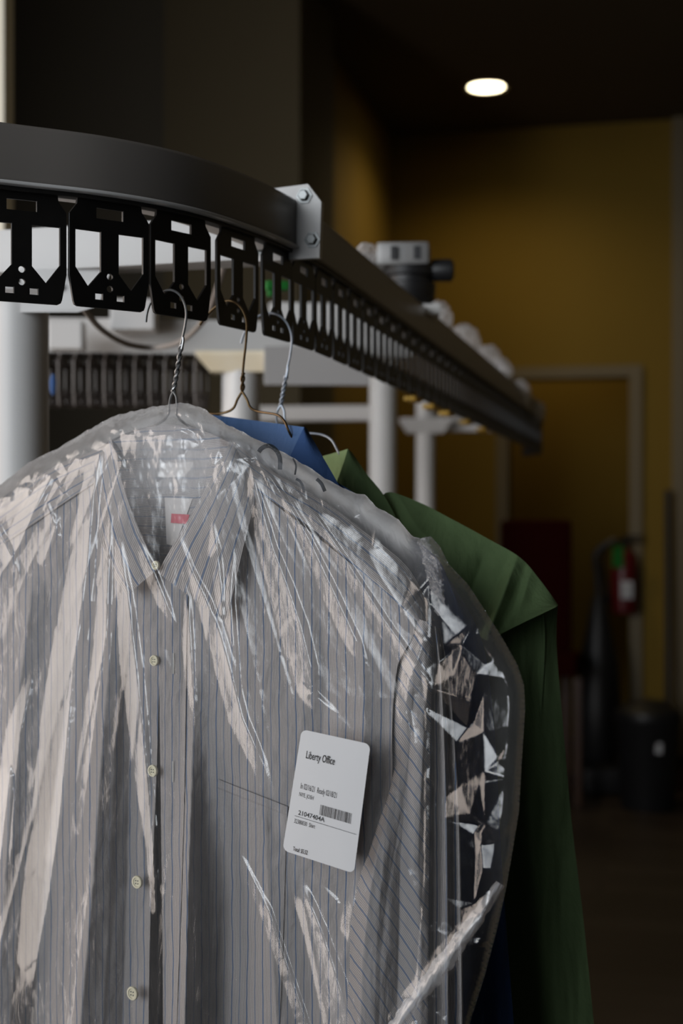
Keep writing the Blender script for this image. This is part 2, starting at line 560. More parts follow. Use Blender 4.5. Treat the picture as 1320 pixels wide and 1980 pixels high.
# corridor beyond the doorway
struct('wall_corridor', rbox(1.3, 1.4, -0.6, 2.4, 0, CEIL), M['wall_yellow'], room(1.3, 0.9, 0))
# the partition in front of the recess (two planes)
pc = rbox(-2.4, -1.85, -0.424, 0.11, 0, CEIL + 0.6)
struct('wall_partition', pc, M['wall_dark'], room(-1.7, -0.3, 0))
struct('wall_far', rbox(-2.28, -2.1, -3.4, -0.42, 0, CEIL + 0.6), M['wall_dim'], room(-2.2, -1.5, 0))
struct('wall_right', rbox(-6.0, 0.12, 1.60, 1.72, 0, CEIL), M['wall_dark'], room(-3, 1.66, 0))
tb = rbox(-0.05, 0.02, 1.46, 1.53, 0.0, CEIL)
struct('trim_1', tb, M['trim'], room(-0.02, 1.5, 0))
# door casing
dc = rbox(-0.025, 0.14, dv1, dv1 + 0.065, 0, dtop + 0.06)
for b in (rbox(-0.025, 0.14, dv0 - 0.065, dv0, 0, dtop + 0.06), rbox(-0.025, 0.14, dv0, dv1, dtop, dtop + 0.06)):
    dc.add(b.v, b.f)
struct('door_1', dc, M['trim'], room(0, (dv0 + dv1) / 2, 0))
struct('baseboard_back', rbox(-0.015, 0, dv1 + 0.065, 1.46, 0, 0.1), M['trim'], room(0, 1.4, 0))
# cream window jamb at the far left
J = at(-10, 300, 2.7)
struct('window_1', MB().box((at(-33, 990, 2.7)[0], 2.7, 1.75), 0.10, 0.08, 3.4, 0, 0.004), M['jamb'], (J[0], 2.7, 0.05))

# ceiling light
lx, ly = at(940, 175, 6.75)[:2]
t = thing('ceiling_light', 'round recessed ceiling light glowing warm white', 'ceiling light', (lx, ly, CEIL))
MB().lathe([(0.088, -0.004), (0.098, -0.010), (0.108, -0.006), (0.110, 0.0), (0.086, 0.0)], (lx, ly, CEIL), 32).build('trim_ring', M['trim'], t, smooth=True)
MB().lathe([(0.0005, -0.007), (0.05, -0.0065), (0.084, -0.004), (0.084, -0.001)], (lx, ly, CEIL), 32).build('diffuser', M['bulb'], t, smooth=True)

# ------------------------------------------------------------------ conveyor path
PL = np.array([(-0.3155, 1.395), (-0.237, 1.44), (-0.1687, 1.506), (-0.116, 1.597), (-0.0762, 1.69), (-0.0478, 1.777), (-0.0237, 1.863)]) * S
uD = np.array([math.cos(math.radians(77)), math.sin(math.radians(77))])
path = [(-0.62 * S, 1.285 * S), (-0.52 * S, 1.305 * S), (-0.41 * S, 1.347 * S)] + [tuple(p) for p in PL]
last = np.array(path[-1])
END = 3.2 * S
for k in range(1, 17):
    path.append(tuple(last + uD * (END * k / 16)))
# far bend
last = np.array(path[-1]); hd = math.radians(77); R_ = 0.42 * S
cx = last + R_ * np.array([-math.sin(hd), math.cos(hd)])
for k in range(1, 13):
    a = hd - PI / 2 + math.radians(100) * k / 12
    path.append(tuple(cx + R_ * np.array([math.cos(a), math.sin(a)])))
path = np.array(path)
fine = catmull(path, 700)
arc = np.concatenate([[0], np.cumsum(np.linalg.norm(np.diff(fine, axis=0), axis=1))])
def on_path(s):
    x = np.interp(s, arc, fine[:, 0]); y = np.interp(s, arc, fine[:, 1])
    x2 = np.interp(s + 0.004, arc, fine[:, 0]); y2 = np.interp(s + 0.004, arc, fine[:, 1])
    x1 = np.interp(s - 0.004, arc, fine[:, 0]); y1 = np.interp(s - 0.004, arc, fine[:, 1])
    return (x, y), math.atan2(y2 - y1, x2 - x1)
def arc_of(p):
    return arc[np.argmin(np.hypot(fine[:, 0] - p[0], fine[:, 1] - p[1]))]

def sweep(section, s0, s1, n, name, mat, parent, smooth=True):
    """section: closed list (outward offset to the right of travel, height)"""
    m = len(section); vs = []; fs = []
    for i in range(n + 1):
        (x, y), h = on_path(s0 + (s1 - s0) * i / n)
        nx, ny = math.sin(h), -math.cos(h)
        for (o, z) in section:
            vs.append((x + nx * o, y + ny * o, ZC + z))
    for i in range(n):
        for k in range(m):
            k2 = (k + 1) % m
            fs.append((i * m + k, (i + 1) * m + k, (i + 1) * m + k2, i * m + k2))
    fs.append(tuple(range(m))); fs.append(tuple(n * m + k for k in range(m - 1, -1, -1)))
    o = mesh(name, vs, fs, mat, parent, smooth=smooth)
    set_auto(o, 0.9)
    return o

H0, H1 = 0.3200 * S, 0.3780 * S
def rr(w0, w1, z0, z1, r=0.004):
    pts = []
    for cx_, cz_, a0 in ((w1 - r, z0 + r, -90), (w1 - r, z1 - r, 0), (w0 + r, z1 - r, 90), (w0 + r, z0 + r, 180)):
        for k in range(4):
            a = math.radians(a0 + 30 * k)
            pts.append((cx_ + r * math.cos(a), cz_ + r * math.sin(a)))
    return pts
sj = arc_of(PL[4]) + 0.030      # joint flange
rail = thing('conveyor_rail', 'grey enamelled overhead conveyor rail bending away into the dim room', 'conveyor rail', (PL[3][0], PL[3][1], ZC + H0))
sweep(rr(-0.030, 0.010, H0, H1), 0.0, sj - 0.004, 60, 'curved_beam', M['rail'], rail)
sweep(rr(-0.030, 0.010, H0 - 0.002, H1 - 0.004), sj + 0.004, arc[-1] - 0.01, 140, 'straight_beam', M['rail'], rail)
sweep(rr(-0.033, 0.013, H0 - 0.002, H0 + 0.001, 0.001), 0.0, sj - 0.004, 60, 'bottom_lip', M['white'], rail)
sweep(rr(-0.006, 0.006, H0 - 0.0055, H0 - 0.002, 0.001), 0.0, arc[-1] - 0.01, 160, 'chain_track', M['chain'], rail)
# flange plate with bolts at the joint
(jx, jy), jh = on_path(sj)
def jp(o, a, z):
    return (jx + math.sin(jh) * o + math.cos(jh) * a, jy - math.cos(jh) * o + math.sin(jh) * a, ZC + z)
prof = [(-0.038, 0.250), (0.034, 0.250), (0.036, 0.305), (0.022, 0.3235), (-0.038, 0.3205)]
vs = [jp(o, a, z) for a in (-0.004, 0.004) for (o, z) in prof]
n_ = len(prof)
fs = [tuple(range(n_ - 1, -1, -1)), tuple(range(n_, 2 * n_))] + [(k, (k + 1) % n_, n_ + (k + 1) % n_, n_ + k) for k in range(n_)]
flg = MB().add(vs, fs).build('joint_flange', M['white'], rail)
for (o, z) in ((0.0185, 0.312), (0.027, 0.268), (-0.028, 0.312), (-0.028, 0.264)):
    bm_ = MB()
    ax = Vector((-math.cos(jh), -math.sin(jh), 0))
    q = ax.to_track_quat('Z', 'Y').to_matrix()
    c = jp(o, -0.004, z)
    bm_.lathe([(0.0085, 0), (0.0085, 0.0015), (0.0055, 0.0016), (0.0055, 0.005), (0.0045, 0.006)], c, 6, mat=q)
    bm_.build('bolt', M['zinc'], flg)

# ------------------------------------------------------------------ slotted hanger plates
hw = 0.0448 * S; ph = 0.1075 * S
def pt(x, y):       # x in half widths, y in fractions of the height from the top
    return (x * hw, -y * ph)
outl = [pt(-0.80, 0.0), pt(0.80, 0.0), pt(0.82, 0.055), pt(1.0, 0.15), pt(1.0, 0.72), pt(0.90, 0.955), pt(0.87, 0.985), pt(0.80, 1.0),
        pt(-0.80, 1.0), pt(-0.87, 0.985), pt(-0.90, 0.955), pt(-1.0, 0.72), pt(-1.0, 0.15), pt(-0.82, 0.055)]
def circ(x, y, r, n=14):
    c = pt(x, y); return [(c[0] + r * math.cos(2 * PI * k / n), c[1] + r * math.sin(2 * PI * k / n)) for k in range(n)]
def sq(x, y, w, h):
    return [pt(x - w, y - h), pt(x + w, y - h), pt(x + w, y + h), pt(x - w, y + h)]
holes = [sq(0, 0.115, 0.34, 0.052),
         [pt(-0.86, 0.285), pt(-0.22, 0.285), pt(-0.22, 0.665), pt(-0.54, 0.815), pt(-0.86, 0.64)],
         [pt(0.86, 0.285), pt(0.22, 0.285), pt(0.22, 0.665), pt(0.54, 0.815), pt(0.86, 0.64)],
         circ(0, 0.70, 0.0030), circ(0, 0.815, 0.0030), sq(-0.27, 0.895, 0.10, 0.032), sq(0.27, 0.895, 0.10, 0.032)]
pv, pf = shape2d(outl, holes, 0.0022)
pm = bpy.data.meshes.new('hanger_plate')
pm.from_pydata(pv, [], pf); pm.materials.append(M['plate']); pm.update()
ordn = ['first', 'second', 'third', 'fourth', 'fifth', 'sixth', 'seventh', 'eighth', 'ninth', 'tenth', 'eleventh', 'twelfth', 'thirteenth',
        'fourteenth', 'fifteenth', 'sixteenth', 'seventeenth', 'eighteenth', 'nineteenth', 'twentieth', 'twenty-first', 'twenty-second',
        'twenty-third', 'twenty-fourth', 'twenty-fifth', 'twenty-sixth', 'twenty-seventh', 'twenty-eighth', 'twenty-ninth', 'thirtieth',
        'thirty-first', 'thirty-second', 'thirty-third', 'thirty-fourth', 'thirty-fifth', 'thirty-sixth', 'thirty-seventh', 'thirty-eighth',
        'thirty-ninth', 'fortieth', 'forty-first', 'forty-second', 'forty-third', 'forty-fourth']
ZP = ZC + H0 - 0.0055
special = {0: 'black slotted steel plate cut by the frame edge, above the white post',
           1: 'widest black slotted steel plate seen nearly face on, no hook in it',
           2: 'black slotted steel plate holding the grey wire hanger hook',
           3: 'black slotted steel plate holding the bronze wire hanger hook',
           4: 'narrow-looking black slotted plate holding the pale blue wire hook'}
ss = [arc_of(p) for p in PL]
step = 0.0955 * S
while ss[-1] + step < arc[-1] - 0.03 and len(ss) < 43:
    ss.append(ss[-1] + step)
for i, s_ in enumerate(ss):
    (x, y), h = on_path(s_)
    o = bpy.data.objects.new('hanger_plate', pm); COL.objects.link(o)
    o.location = (x, y, ZP); o.rotation_euler = (0, 0, h)
    tag(o, special.get(i, 'black slotted steel plate under the rail, %s counted from the frame edge' % ordn[min(i, 43)]), 'hanger plate', 'slotted plates under the front rail')
# amber tags clipped to some plates
tagnames = ['nearest of the amber tags under the rail plates', 'second nearest amber tag under the rail plates', 'third amber tag, above the slim white post',
            'fourth amber tag along the rail plates', 'farthest amber tag under the rail plates']
for k, i in enumerate((13, 15, 17, 20, 23)):
    (x, y), h = on_path(ss[i])
    c = Vector((x, y, ZP - ph - 0.004))
    mb = MB()
    mb.box((0, 0, -0.002), 0.056, 0.018, 0.006, 0, 0.002)
    mb.box((0.010, 0, 0.004), 0.016, 0.006, 0.010, 0, 0.001)
    o = mesh('number_tag', mb.v, mb.f, M['yellow'], None, None, False)
    o.location = c; o.rotation_euler = (0, 0, h)
    tag(o, tagnames[k], 'tag', 'amber tags on the rail plates')

# ------------------------------------------------------------------ frame of the conveyor: cross beam, posts, rear rail
def box_between(p, q, w, h, bev=0.003):
    p = Vector(p); q = Vector(q); d = q - p
    mb = MB(); mb.box(tuple((p + q) / 2), d.length, w, h, math.atan2(d.y, d.x), bev)
    return mb
# near cross beam, square to the straight run
ca = at(-70, 990, 1.90 * S); cb = at(548, 990, 1.775 * S)
zc0 = ZC + (990 - 487) / F * 1.86 * S
cr = thing('cross_beam', 'white steel cross beam behind the first hanger plates', 'beam', (ca[0], ca[1], zc0 - 0.025))
box_between((ca[0], ca[1], zc0), (cb[0], cb[1], zc0), 0.045, 0.046).build('beam_tube', M['white'], cr, smooth=True)
g = at(140, 990, 1.86 * S)
zg = ZC + (990 - 563) / F * 1.86 * S
for px_, r_ in ((122, 0.0),):
    q = at(px_, 990, 1.835 * S)
    MB().lathe([(0.004, 0), (0.004, 0.002), (0.0025, 0.003), (0.0025, 0.006)], (q[0], q[1] - 0.012, zg + 0.014), 6, 'Y', mat=Matrix.Scale(-1, 3, (0, 1, 0))).build('bolt', M['zinc'], cr)
MB().add([at(40, 520, 1.84 * S), at(215, 520, 1.825 * S), at(190, 592, 1.825 * S), at(150, 604, 1.83 * S), at(40, 604, 1.84 * S),
          at(40, 520, 1.86 * S), at(215, 520, 1.845 * S), at(190, 592, 1.845 * S), at(150, 604, 1.85 * S), at(40, 604, 1.86 * S)],
         [(0, 4, 3, 2, 1), (5, 6, 7, 8, 9), (0, 1, 6, 5), (1, 2, 7, 6), (2, 3, 8, 7), (3, 4, 9, 8), (4, 0, 5, 9)]).build('gusset', M['white'], cr)

def post(px, ytop, Y, diam, label, capw=None, capy=None, capm='cap'):
    x, y, z = at(px, ytop, Y)
    t = thing('support_post', label, 'post', (x, y, 0), 'white support posts of the conveyor')
    r = diam / 2
    MB().lathe([(r, 0.006), (r, z)], (x, y, 0), 40).build('tube', M['white'], t, smooth=True)
    MB().box((x, y, 0.004), diam * 2.2, diam * 2.2, 0.008, TH * -1, 0.002).build('base_plate', M['white'], t)
    if capw:
        z0 = at(px, capy[1], Y)[2]; z1 = at(px, capy[0], Y)[2]
        w1 = capw / F * Y
        mb = MB()
        mb.add([(x - w1 * 0.5, y - 0.045, z1), (x + w1 * 0.5, y - 0.045, z1), (x + w1 * 0.5, y + 0.045, z1), (x - w1 * 0.5, y + 0.045, z1),
                (x - w1 * 0.5, y - 0.045, z1 - 0.006), (x + w1 * 0.5, y - 0.045, z1 - 0.006), (x + w1 * 0.5, y + 0.045, z1 - 0.006), (x - w1 * 0.5, y + 0.045, z1 - 0.006),
                (x - w1 * 0.34, y - 0.03, z0), (x + w1 * 0.34, y - 0.03, z0), (x + w1 * 0.34, y + 0.03, z0), (x - w1 * 0.34, y + 0.03, z0)],
               [(0, 1, 2, 3), (0, 4, 5, 1), (1, 5, 6, 2), (2, 6, 7, 3), (3, 7, 4, 0), (4, 8, 9, 5), (5, 9, 10, 6), (6, 10, 11, 7), (7, 11, 8, 4), (11, 10, 9, 8)])
        mb.build('cap_plate', M[capm], t)
    return t
DP = 0.072 * S + 0.004
post(38, 583, 1.88 * S, 0.0625, 'thick white post at the frame edge under the cross beam', 190, (560, 585), 'white')
post(466, 712, 2.92 * S, 0.0640, 'white post with a stained cream cap plate behind the hanger hooks', 168, (684, 722))
post(740, 700, 4.05 * S, 0.0640, 'white post without a visible cap, behind the green shirt collar')
post(822, 760, 5.15 * S, 0.0560, 'slim white post crossed by a pale plate, farthest along the rail', 100, (810, 838), 'white')
x, y, z = at(910, 824, 5.2 * S)
tag(MB().box((x + 0.02, y, z), 0.20, 0.05, 0.034, 0, 0.006).build('rail_bracket', M['white'], None, (x, y, z)), 'pale flat bracket beside the slim far post, under the rail', 'bracket')

# rear rail running across behind the posts
ra = at(-120, 990, 2.86 * S); rb = at(790, 990, 2.98 * S)
zr = ZC + (990 - 652) / F * 2.90 * S
rear = thing('rear_rail', 'white rail running crosswise behind the hanger hooks', 'conveyor rail', (ra[0], ra[1], zr))
box_between((ra[0], ra[1], zr), (rb[0], rb[1], zr), 0.05, 0.058, 0.004).build('rail_tube', M['white'], rear, smooth=True)
q = at(260, 612, 2.84 * S)
MB().box(q, 0.072, 0.06, 0.05, 0, 0.004).build('junction_box', M['white'], rear)
q = at(130, 650, 2.78 * S)
MB().box(q, 0.055, 0.04, 0.045, 0, 0.004).build('end_bracket', M['white'], rear)
ua = at(520, 990, 2.98 * S); ub = at(800, 990, 3.02 * S); zu = ZC + (990 - 606) / F * 2.98 * S
box_between((ua[0], ua[1], zu), (ub[0], ub[1], zu), 0.04, 0.034, 0.003).build('upper_channel', M['white'], rear, smooth=True)
# plates on the rear rail
rA = Vector(ra); rB = Vector(rb); dd = (rB - rA); hz = math.atan2(dd.y, dd.x) + 1.22
pm2 = pm.copy(); pm2.materials.clear(); pm2.materials.append(M['plate_far'])
nrear = 14
for i in range(nrear):
    p = rA + dd * (0.14 + 0.41 * i / (nrear - 1))
    o = bpy.data.objects.new('hanger_plate', pm2); COL.objects.link(o)
    o.location = (p.x, p.y, zr - 0.030); o.rotation_euler = (0, 0, hz)
    tag(o, 'blurred dark slotted plate under the rear white rail, %s counted from the thick post' % ordn[i], 'hanger plate', 'slotted plates under the rear rail')
# guard panel under the rear rail, shade painted in as grey, hung from its front face
q = at(612, 708, 2.87 * S)
MB().box(q, 0.174, 0.012, 0.064, 0.06, 0.002).build('guard_panel', M['guard'], rear, label='sheet metal guard panel with its shade painted in as grey')
# far rear beam seen between posts
q = at(600, 800, 4.6 * S)
tag(MB().box(q, 0.42, 0.05, 0.040, -0.1, 0.004).build('far_beam', M['white'], None, (q[0], q[1], q[2] - 0.02)), 'blurred pale beam far behind the blue shirt collar', 'beam')
# cable sagging between the frames
cpts = catmull([at(*p) for p in [(150, 575, 1.95 * S), (172, 610, 2.0 * S), (200, 640, 2.1 * S), (245, 665, 2.2 * S), (295, 672, 2.25 * S), (345, 662, 2.2 * S), (380, 635, 2.15 * S), (405, 600, 2.1 * S), (425, 540, 2.0 * S), (440, 495, 1.9 * S)]], 60)
tag(MB().tube(cpts, 0.0037, 8).build('sagging_cable', M['cable'], None, tuple(cpts[30]), True), 'grey electric cable sagging below the white cross beam', 'cable')
# blue and green odds and ends behind
q = at(103, 735, 2.3 * S)
tag(MB().lathe([(0.001, 0), (0.004, 0.004), (0.005, 0.018), (0.003, 0.026), (0.002, 0.028)], (q[0], q[1], q[2] - 0.02), 14).build('blue_clip', M['blue'], None, (q[0], q[1], q[2] - 0.02), True), 'small blue clip hanging beside the thick white post', 'clip')
q = at(535, 553, 2.3 * S)
mb = MB(); mb.box(q, 0.030, 0.02, 0.012, 0.2, 0.003); mb.box((q[0] - 0.008, q[1], q[2] - 0.009), 0.008, 0.014, 0.010, 0.2, 0.002)
tag(mb.build('green_connector', M['greenp'], None, q), 'green plastic connector seen through the fifth slotted plate', 'connector')

# drive motor over the rail
mx, my, mz = at(786, 520, 2.62 * S)
mt = thing('drive_motor', 'silver and black drive motor sitting above the conveyor rail', 'motor', (mx, my, mz - 0.07))
mb = MB(); mb.box((mx - 0.004, my, mz + 0.018), 0.078, 0.07, 0.034, -0.1, 0.006)
hs = mb.build('gear_housing', M['motor'], mt, smooth=True)
for dx in (-0.018, 0.016):
    MB().box((mx + dx - 0.002, my - 0.036, mz + 0.018), 0.011, 0.004, 0.020, -0.1, 0.001).build('slot', M['black'], hs)
MB().lathe([(0.040, 0.0), (0.042, -0.012), (0.036, -0.014), (0.036, -0.022), (0.040, -0.024), (0.038, -0.048), (0.030, -0.056)], (mx + 0.004, my, mz), 28).build('motor_body', M['black'], mt, smooth=True)
MB().lathe([(0.014, 0.0), (0.017, 0.004), (0.017, 0.03), (0.012, 0.034)], (mx + 0.036, my - 0.01, mz - 0.004), 20, 'X').build('end_cap', M['black'], mt, smooth=True)
MB().box((mx - 0.055, my, mz + 0.014), 0.04, 0.03, 0.02, 0.3, 0.005).build('shaft_block', M['motor'], mt, smooth=True)
MB().box((mx + 0.0, my + 0.005, mz - 0.064), 0.10, 0.06, 0.016, 0.0, 0.003).build('mount_plate', M['white'], mt)

# crumpled clear wrap along the top of the far rail
def lump(px, py, Y, rx, rz, seed, label):
    c = at(px, py, Y)
    nu, nv = 44, 30
    u = np.linspace(0, 2 * PI, nu)[None, :]; v = np.linspace(0.02, PI - 0.02, nv)[:, None]
    r = 1 + 0.22 * fbm(3 * np.cos(u) * np.sin(v) + seed, 3 * np.sin(u) * np.sin(v) + 2 * np.cos(v), 4, seed)
    X = c[0] + rx * r * np.cos(u) * np.sin(v); Yy = c[1] + 0.045 * r * np.sin(u) * np.sin(v); Z = c[2] + rz * r * np.cos(v)
    P = np.stack([X, Yy + 0 * X, Z], -1)
    hz_ = np.full(nu * nv, 0.32)
    o = mesh('wrapped_bundle', P.reshape(-1, 3), gridfaces(nv, nu), M['film_far'], None, (c[0], c[1], c[2] - rz), attr={'haze': hz_})
    tag(o, label, 'plastic wrap', 'plastic wrap over the far rail')
lump(846, 618, 2.95 * S, 0.024, 0.030, 3, 'nearest clump of clear plastic wrap on the rail, right below the motor')
lump(896, 662, 3.3 * S, 0.030, 0.034, 5, 'second nearest clump of clear plastic wrap on the rail')
lump(940, 700, 3.65 * S, 0.032, 0.034, 8, 'third clump of clear plastic wrap along the far rail')
lump(966, 718, 3.9 * S, 0.028, 0.030, 9, 'fourth clump of clear plastic wrap along the far rail')
lump(1002, 762, 4.3 * S, 0.030, 0.034, 12, 'fifth clump of clear plastic wrap, near the door top')
lump(1036, 794, 4.75 * S, 0.024, 0.026, 15, 'farthest small clump of clear plastic wrap at the rail end')
lump(706, 492, 2.2 * S, 0.014, 0.012, 17, 'small clump of plastic at the left of the drive motor')

# ------------------------------------------------------------------ wire hangers
FA = Frame(340, 1.21, math.radians(35))
FB = Frame(470, 1.286, math.radians(30))
FC = Frame(545, 1.363, math.radians(25))

def wpath(fr, pts, n):
    P = catmull(pts, n)
    d = P[:, 2] if P.shape[1] > 2 else 0.0
    return fr.w(P[:, 0], P[:, 1], d)

def twist(fr, pts, r, off, turns, n=90):
    P = catmull(pts, n)
    W = fr.w(P[:, 0], P[:, 1], 0.0)
    out = []
    for sgn in (0, PI):
        a = np.linspace(0, turns * 2 * PI, n) + sgn
        Q = W.copy()
        Q[:, 0] += off * (np.cos(a) * fr.d[0] + np.sin(a) * fr.n[0])
        Q[:, 1] += off * (np.cos(a) * fr.d[1] + np.sin(a) * fr.n[1])
        out.append(Q)
    return out

def hanger(fr, label, mat, hook, neck, strand, splitL, splitR, armL, armR, r=0.00115, turns=3.5):
    base = fr.w(neck[-1][0], neck[-1][1], 0.0)
    t = thing('wire_hanger', label, 'hanger', tuple(base))
    MB().tube(wpath(fr, hook, 70), r, 8).build('hook', mat, t, smooth=True)
    mb = MB()
    for q in twist(fr, neck, r, r * 1.02, turns): mb.tube(q, r, 8)
    if strand: mb.tube(wpath(fr, strand, 10), r, 8)
    mb.build('twisted_neck', mat, t, smooth=True)
    mb = MB()
    mb.tube(wpath(fr, splitL + armL, 60), r, 8)
    mb.tube(wpath(fr, splitR + armR, 60), r, 8)
    lo = armL[-1]; hi = armR[-1]
    mb.tube(wpath(fr, [lo, (lo[0] * 0.7 + hi[0] * 0.3, lo[1] * 0.7 + hi[1] * 0.3 + 12, lo[2]), hi], 20), r, 8)
    mb.build('shoulder_wire', mat, t, smooth=True)

hanger(FA, 'grey wire hanger holding the plastic-wrapped striped shirt', M['wire_grey'],
       [(282, 623), (284, 606), (290, 588), (301, 573), (317, 563), (331, 561), (345, 568), (355, 583), (360, 604), (358, 628), (353, 652), (349, 668)],
       [(351, 664), (347, 690), (343, 715), (339, 738), (335, 757)], [(354, 652, 0.002), (354, 662, 0.002), (351, 675, 0.002)],
       [(335, 757, 0), (330, 768, 0), (327, 785, 0), (324, 803, -0.002)], [(335, 757, 0), (341, 768, 0), (342, 785, 0), (343, 803, -0.002)],
       [(300, 822, -0.031), (200, 862, -0.030), (20, 1010, -0.018), (-40, 1080, -0.008)], [(365, 824, -0.031), (480, 890, -0.028), (700, 1085, -0.012), (790, 1190, -0.004)])
hanger(FB, 'bronze wire hanger holding the blue shirt', M['wire_bronze'],
       [(386, 628), (393, 618), (408, 601), (423, 589), (437, 582), (450, 583), (462, 591), (472, 606), (477, 628), (475, 665), (471, 700), (469, 725)],
       [(470, 722), (469, 732), (469, 745), (468, 757)], None,
       [(468, 757, 0), (459, 772, 0), (452, 788, 0), (440, 796, 0), (420, 800, 0)], [(468, 757, 0), (477, 772, 0), (484, 788, 0), (500, 796, 0.002), (535, 802, 0.010)],
       [(380, 802, -0.004), (300, 830, -0.012), (140, 930, -0.012), (60, 1000, -0.012)], [(550, 815, 0.018), (558, 833, 0.021), (571, 853, 0.014), (640, 935, -0.004), (850, 1100, -0.004)], turns=1.2)
hanger(FC, 'pale blue-grey wire hanger holding the green shirt', M['wire_blue'],
       [(466, 664), (470, 650), (480, 630), (497, 613), (515, 606), (532, 607), (547, 616), (558, 632), (564, 655), (561, 685), (556, 710), (553, 728)],
       [(554, 722), (550, 745), (546, 765), (543, 783)], [(556, 706, 0.002), (556, 716, 0.002), (553, 730, 0.002)],
       [(543, 783, 0), (537, 793, 0), (534, 808, -0.002), (533, 826, -0.003)], [(543, 783, 0), (549, 794, 0), (551, 812, 0), (560, 827, 0), (588, 836, 0)],
       [(500, 840, -0.004), (420, 870, -0.006), (300, 960, -0.006), (200, 1040, -0.006)], [(620, 840, 0.002), (640, 850, 0.006), (652, 870, 0.010), (662, 888, 0.010), (720, 980, -0.014), (940, 1090, -0.019)], turns=3.0)

# ------------------------------------------------------------------ striped shirt
base = FA.w(340, 1980, 0.0)
sh = thing('striped_shirt', 'grey and blue pinstriped dress shirt inside the clear plastic bag', 'shirt', (base[0], base[1], base[2]))

FOLD_BODY = [
    ([(380, 1250, 0.000, 30), (372, 1450, 0.006, 30), (364, 1700, 0.012, 34), (356, 2040, 0.014, 36)], 0.0, 1.3),
    ([(425, 1500, -0.002, 50), (430, 1750, -0.010, 60), (420, 2040, -0.014, 66)], 0.0, 1.2),
    ([(510, 1500, 0.002, 60), (520, 1760, 0.006, 66), (540, 2040, 0.007, 66)], 0.0, 1.3),
    ([(700, 1220, 0.001, 30), (705, 1400, 0.004, 40), (690, 1640, 0.004, 40)], 0.0, 1.3),
    ([(610, 1100, -0.001, 40), (630, 1300, -0.004, 40), (620, 1500, -0.003, 50)], 0.0, 1.3),
    ([(220, 1180, 0.002, 30), (200, 1400, 0.007, 36), (180, 1700, 0.010, 40), (150, 2040, 0.011, 46)], 0.1, 1.2),
    ([(262, 1200, -0.002, 26), (250, 1500, -0.006, 30), (245, 1800, -0.008, 36), (235, 2040, -0.009, 40)], 0.0, 1.2),
    ([(140, 1250, -0.002, 30), (110, 1500, -0.008, 34), (80, 1750, -0.010, 40), (60, 2040, -0.010, 46)], 0.0, 1.2),
    ([(60, 1150, 0.004, 40), (30, 1400, 0.006, 44), (10, 1700, 0.008, 50), (-10, 2040, 0.008, 50)], 0.0, 1.3),
    ([(270, 1150, 0.0, 16), (275, 1500, 0.003, 18), (262, 1800, 0.004, 18), (255, 2040, 0.004, 18)], 0.0, 1.2),
]
def body_d(base_):
    def f(u, v, px, py):
        d = base_ + 1.9 * ridges(px, py, FOLD_BODY)
        d = d + 0.0022 * fbm(px / 95.0, py / 260.0, 4, 21) + 0.0009 * fbm(px / 24.0 + 0.3 * py / 60, py / 34.0, 3, 5)
        return d
    return f

# back panel and back yoke inside the collar
ruled('back_panel', FA, [(205, 862), (100, 905), (0, 965), (-80, 1030), (-80, 1500), (-80, 2170)], [(455, 866), (600, 965), (740, 1065), (836, 1205), (828, 1500), (822, 2170)],
      60, 60, lambda u, v, px, py: -0.033 + 0.002 * fbm(px / 80, py / 200, 3, 3), M['stripe_in'], sh, 's')
def warp_neck(px, py, u, v):
    return px, py - 36 * np.sin(PI * u) * np.clip(1 - v / 0.35, 0, 1) ** 1.2
by = ruled('back_yoke', FA, [(212, 856), (228, 920), (258, 1005), (290, 1075), (296, 1115)], [(449, 858), (425, 915), (380, 1000), (335, 1075), (326, 1115)],
      60, 70, lambda u, v, px, py: -0.008 - 0.019 * np.sin(PI * u) * (1 - 0.6 * v) + 0.0012 * fbm(px / 40, py / 22, 3, 8), M['stripe_in'], sh, 'z', warp=warp_neck)
ruled('inner_collar_side', FA, [(216, 850), (232, 915), (258, 995), (284, 1056), (303, 1096)], [(228, 862), (272, 940), (298, 1005), (309, 1065), (312, 1102)], 14, 50,
      lambda u, v, px, py: 0.012 - 0.022 * u, M['stripe'], sh, 'z')
# neck tags
ruled('woven_tag', FA, [(308, 896), (308, 924)], [(374, 893), (375, 921)], 14, 8, lambda u, v, px, py: -0.0215 + 0.001 * u * (1 - u), M['tag_cloth'], sh, 's', label='plain woven neck tag')
ct = ruled('care_label', FA, [(318, 962), (322, 1052)], [(372, 964), (338, 1056)], 10, 10, lambda u, v, px, py: -0.0150 + 0.003 * v, M['tag_cloth'], sh, 's', label='pale printed size label below the neck tag')
ruled('red_stamp', FA, [(331, 993), (330, 1011)], [(366, 995), (362, 1013)], 12, 6, lambda u, v, px, py: -0.0118 + 0.001 * u, M['red_ink'], ct, 's', label='red printed mark')

# front panels
ruled('front_panel', FA, [(470, 935), (400, 1010), (312, 1095), (314, 1200), (318, 1350), (322, 1500), (326, 1650), (330, 1800), (334, 2170)],
      [(505, 955), (650, 1068), (797, 1192), (768, 1290), (758, 1400), (758, 1510), (746, 1650), (736, 1800), (730, 2170)],
      170, 260, body_d(0.008), M['stripe'], sh, 's', label='front panel with the pocket and buttonhole side')
fl = ruled('front_panel', FA, [(150, 945), (40, 1028), (-80, 1115), (-80, 1300), (-80, 1500), (-80, 1700), (-80, 1850), (-80, 2170)],
      [(215, 925), (280, 1040), (312, 1095), (309, 1250), (304, 1450), (296, 1650), (290, 1800), (284, 2170)],
      150, 260, body_d(0.005), M['stripe'], sh, 's', label='front panel with the buttons')
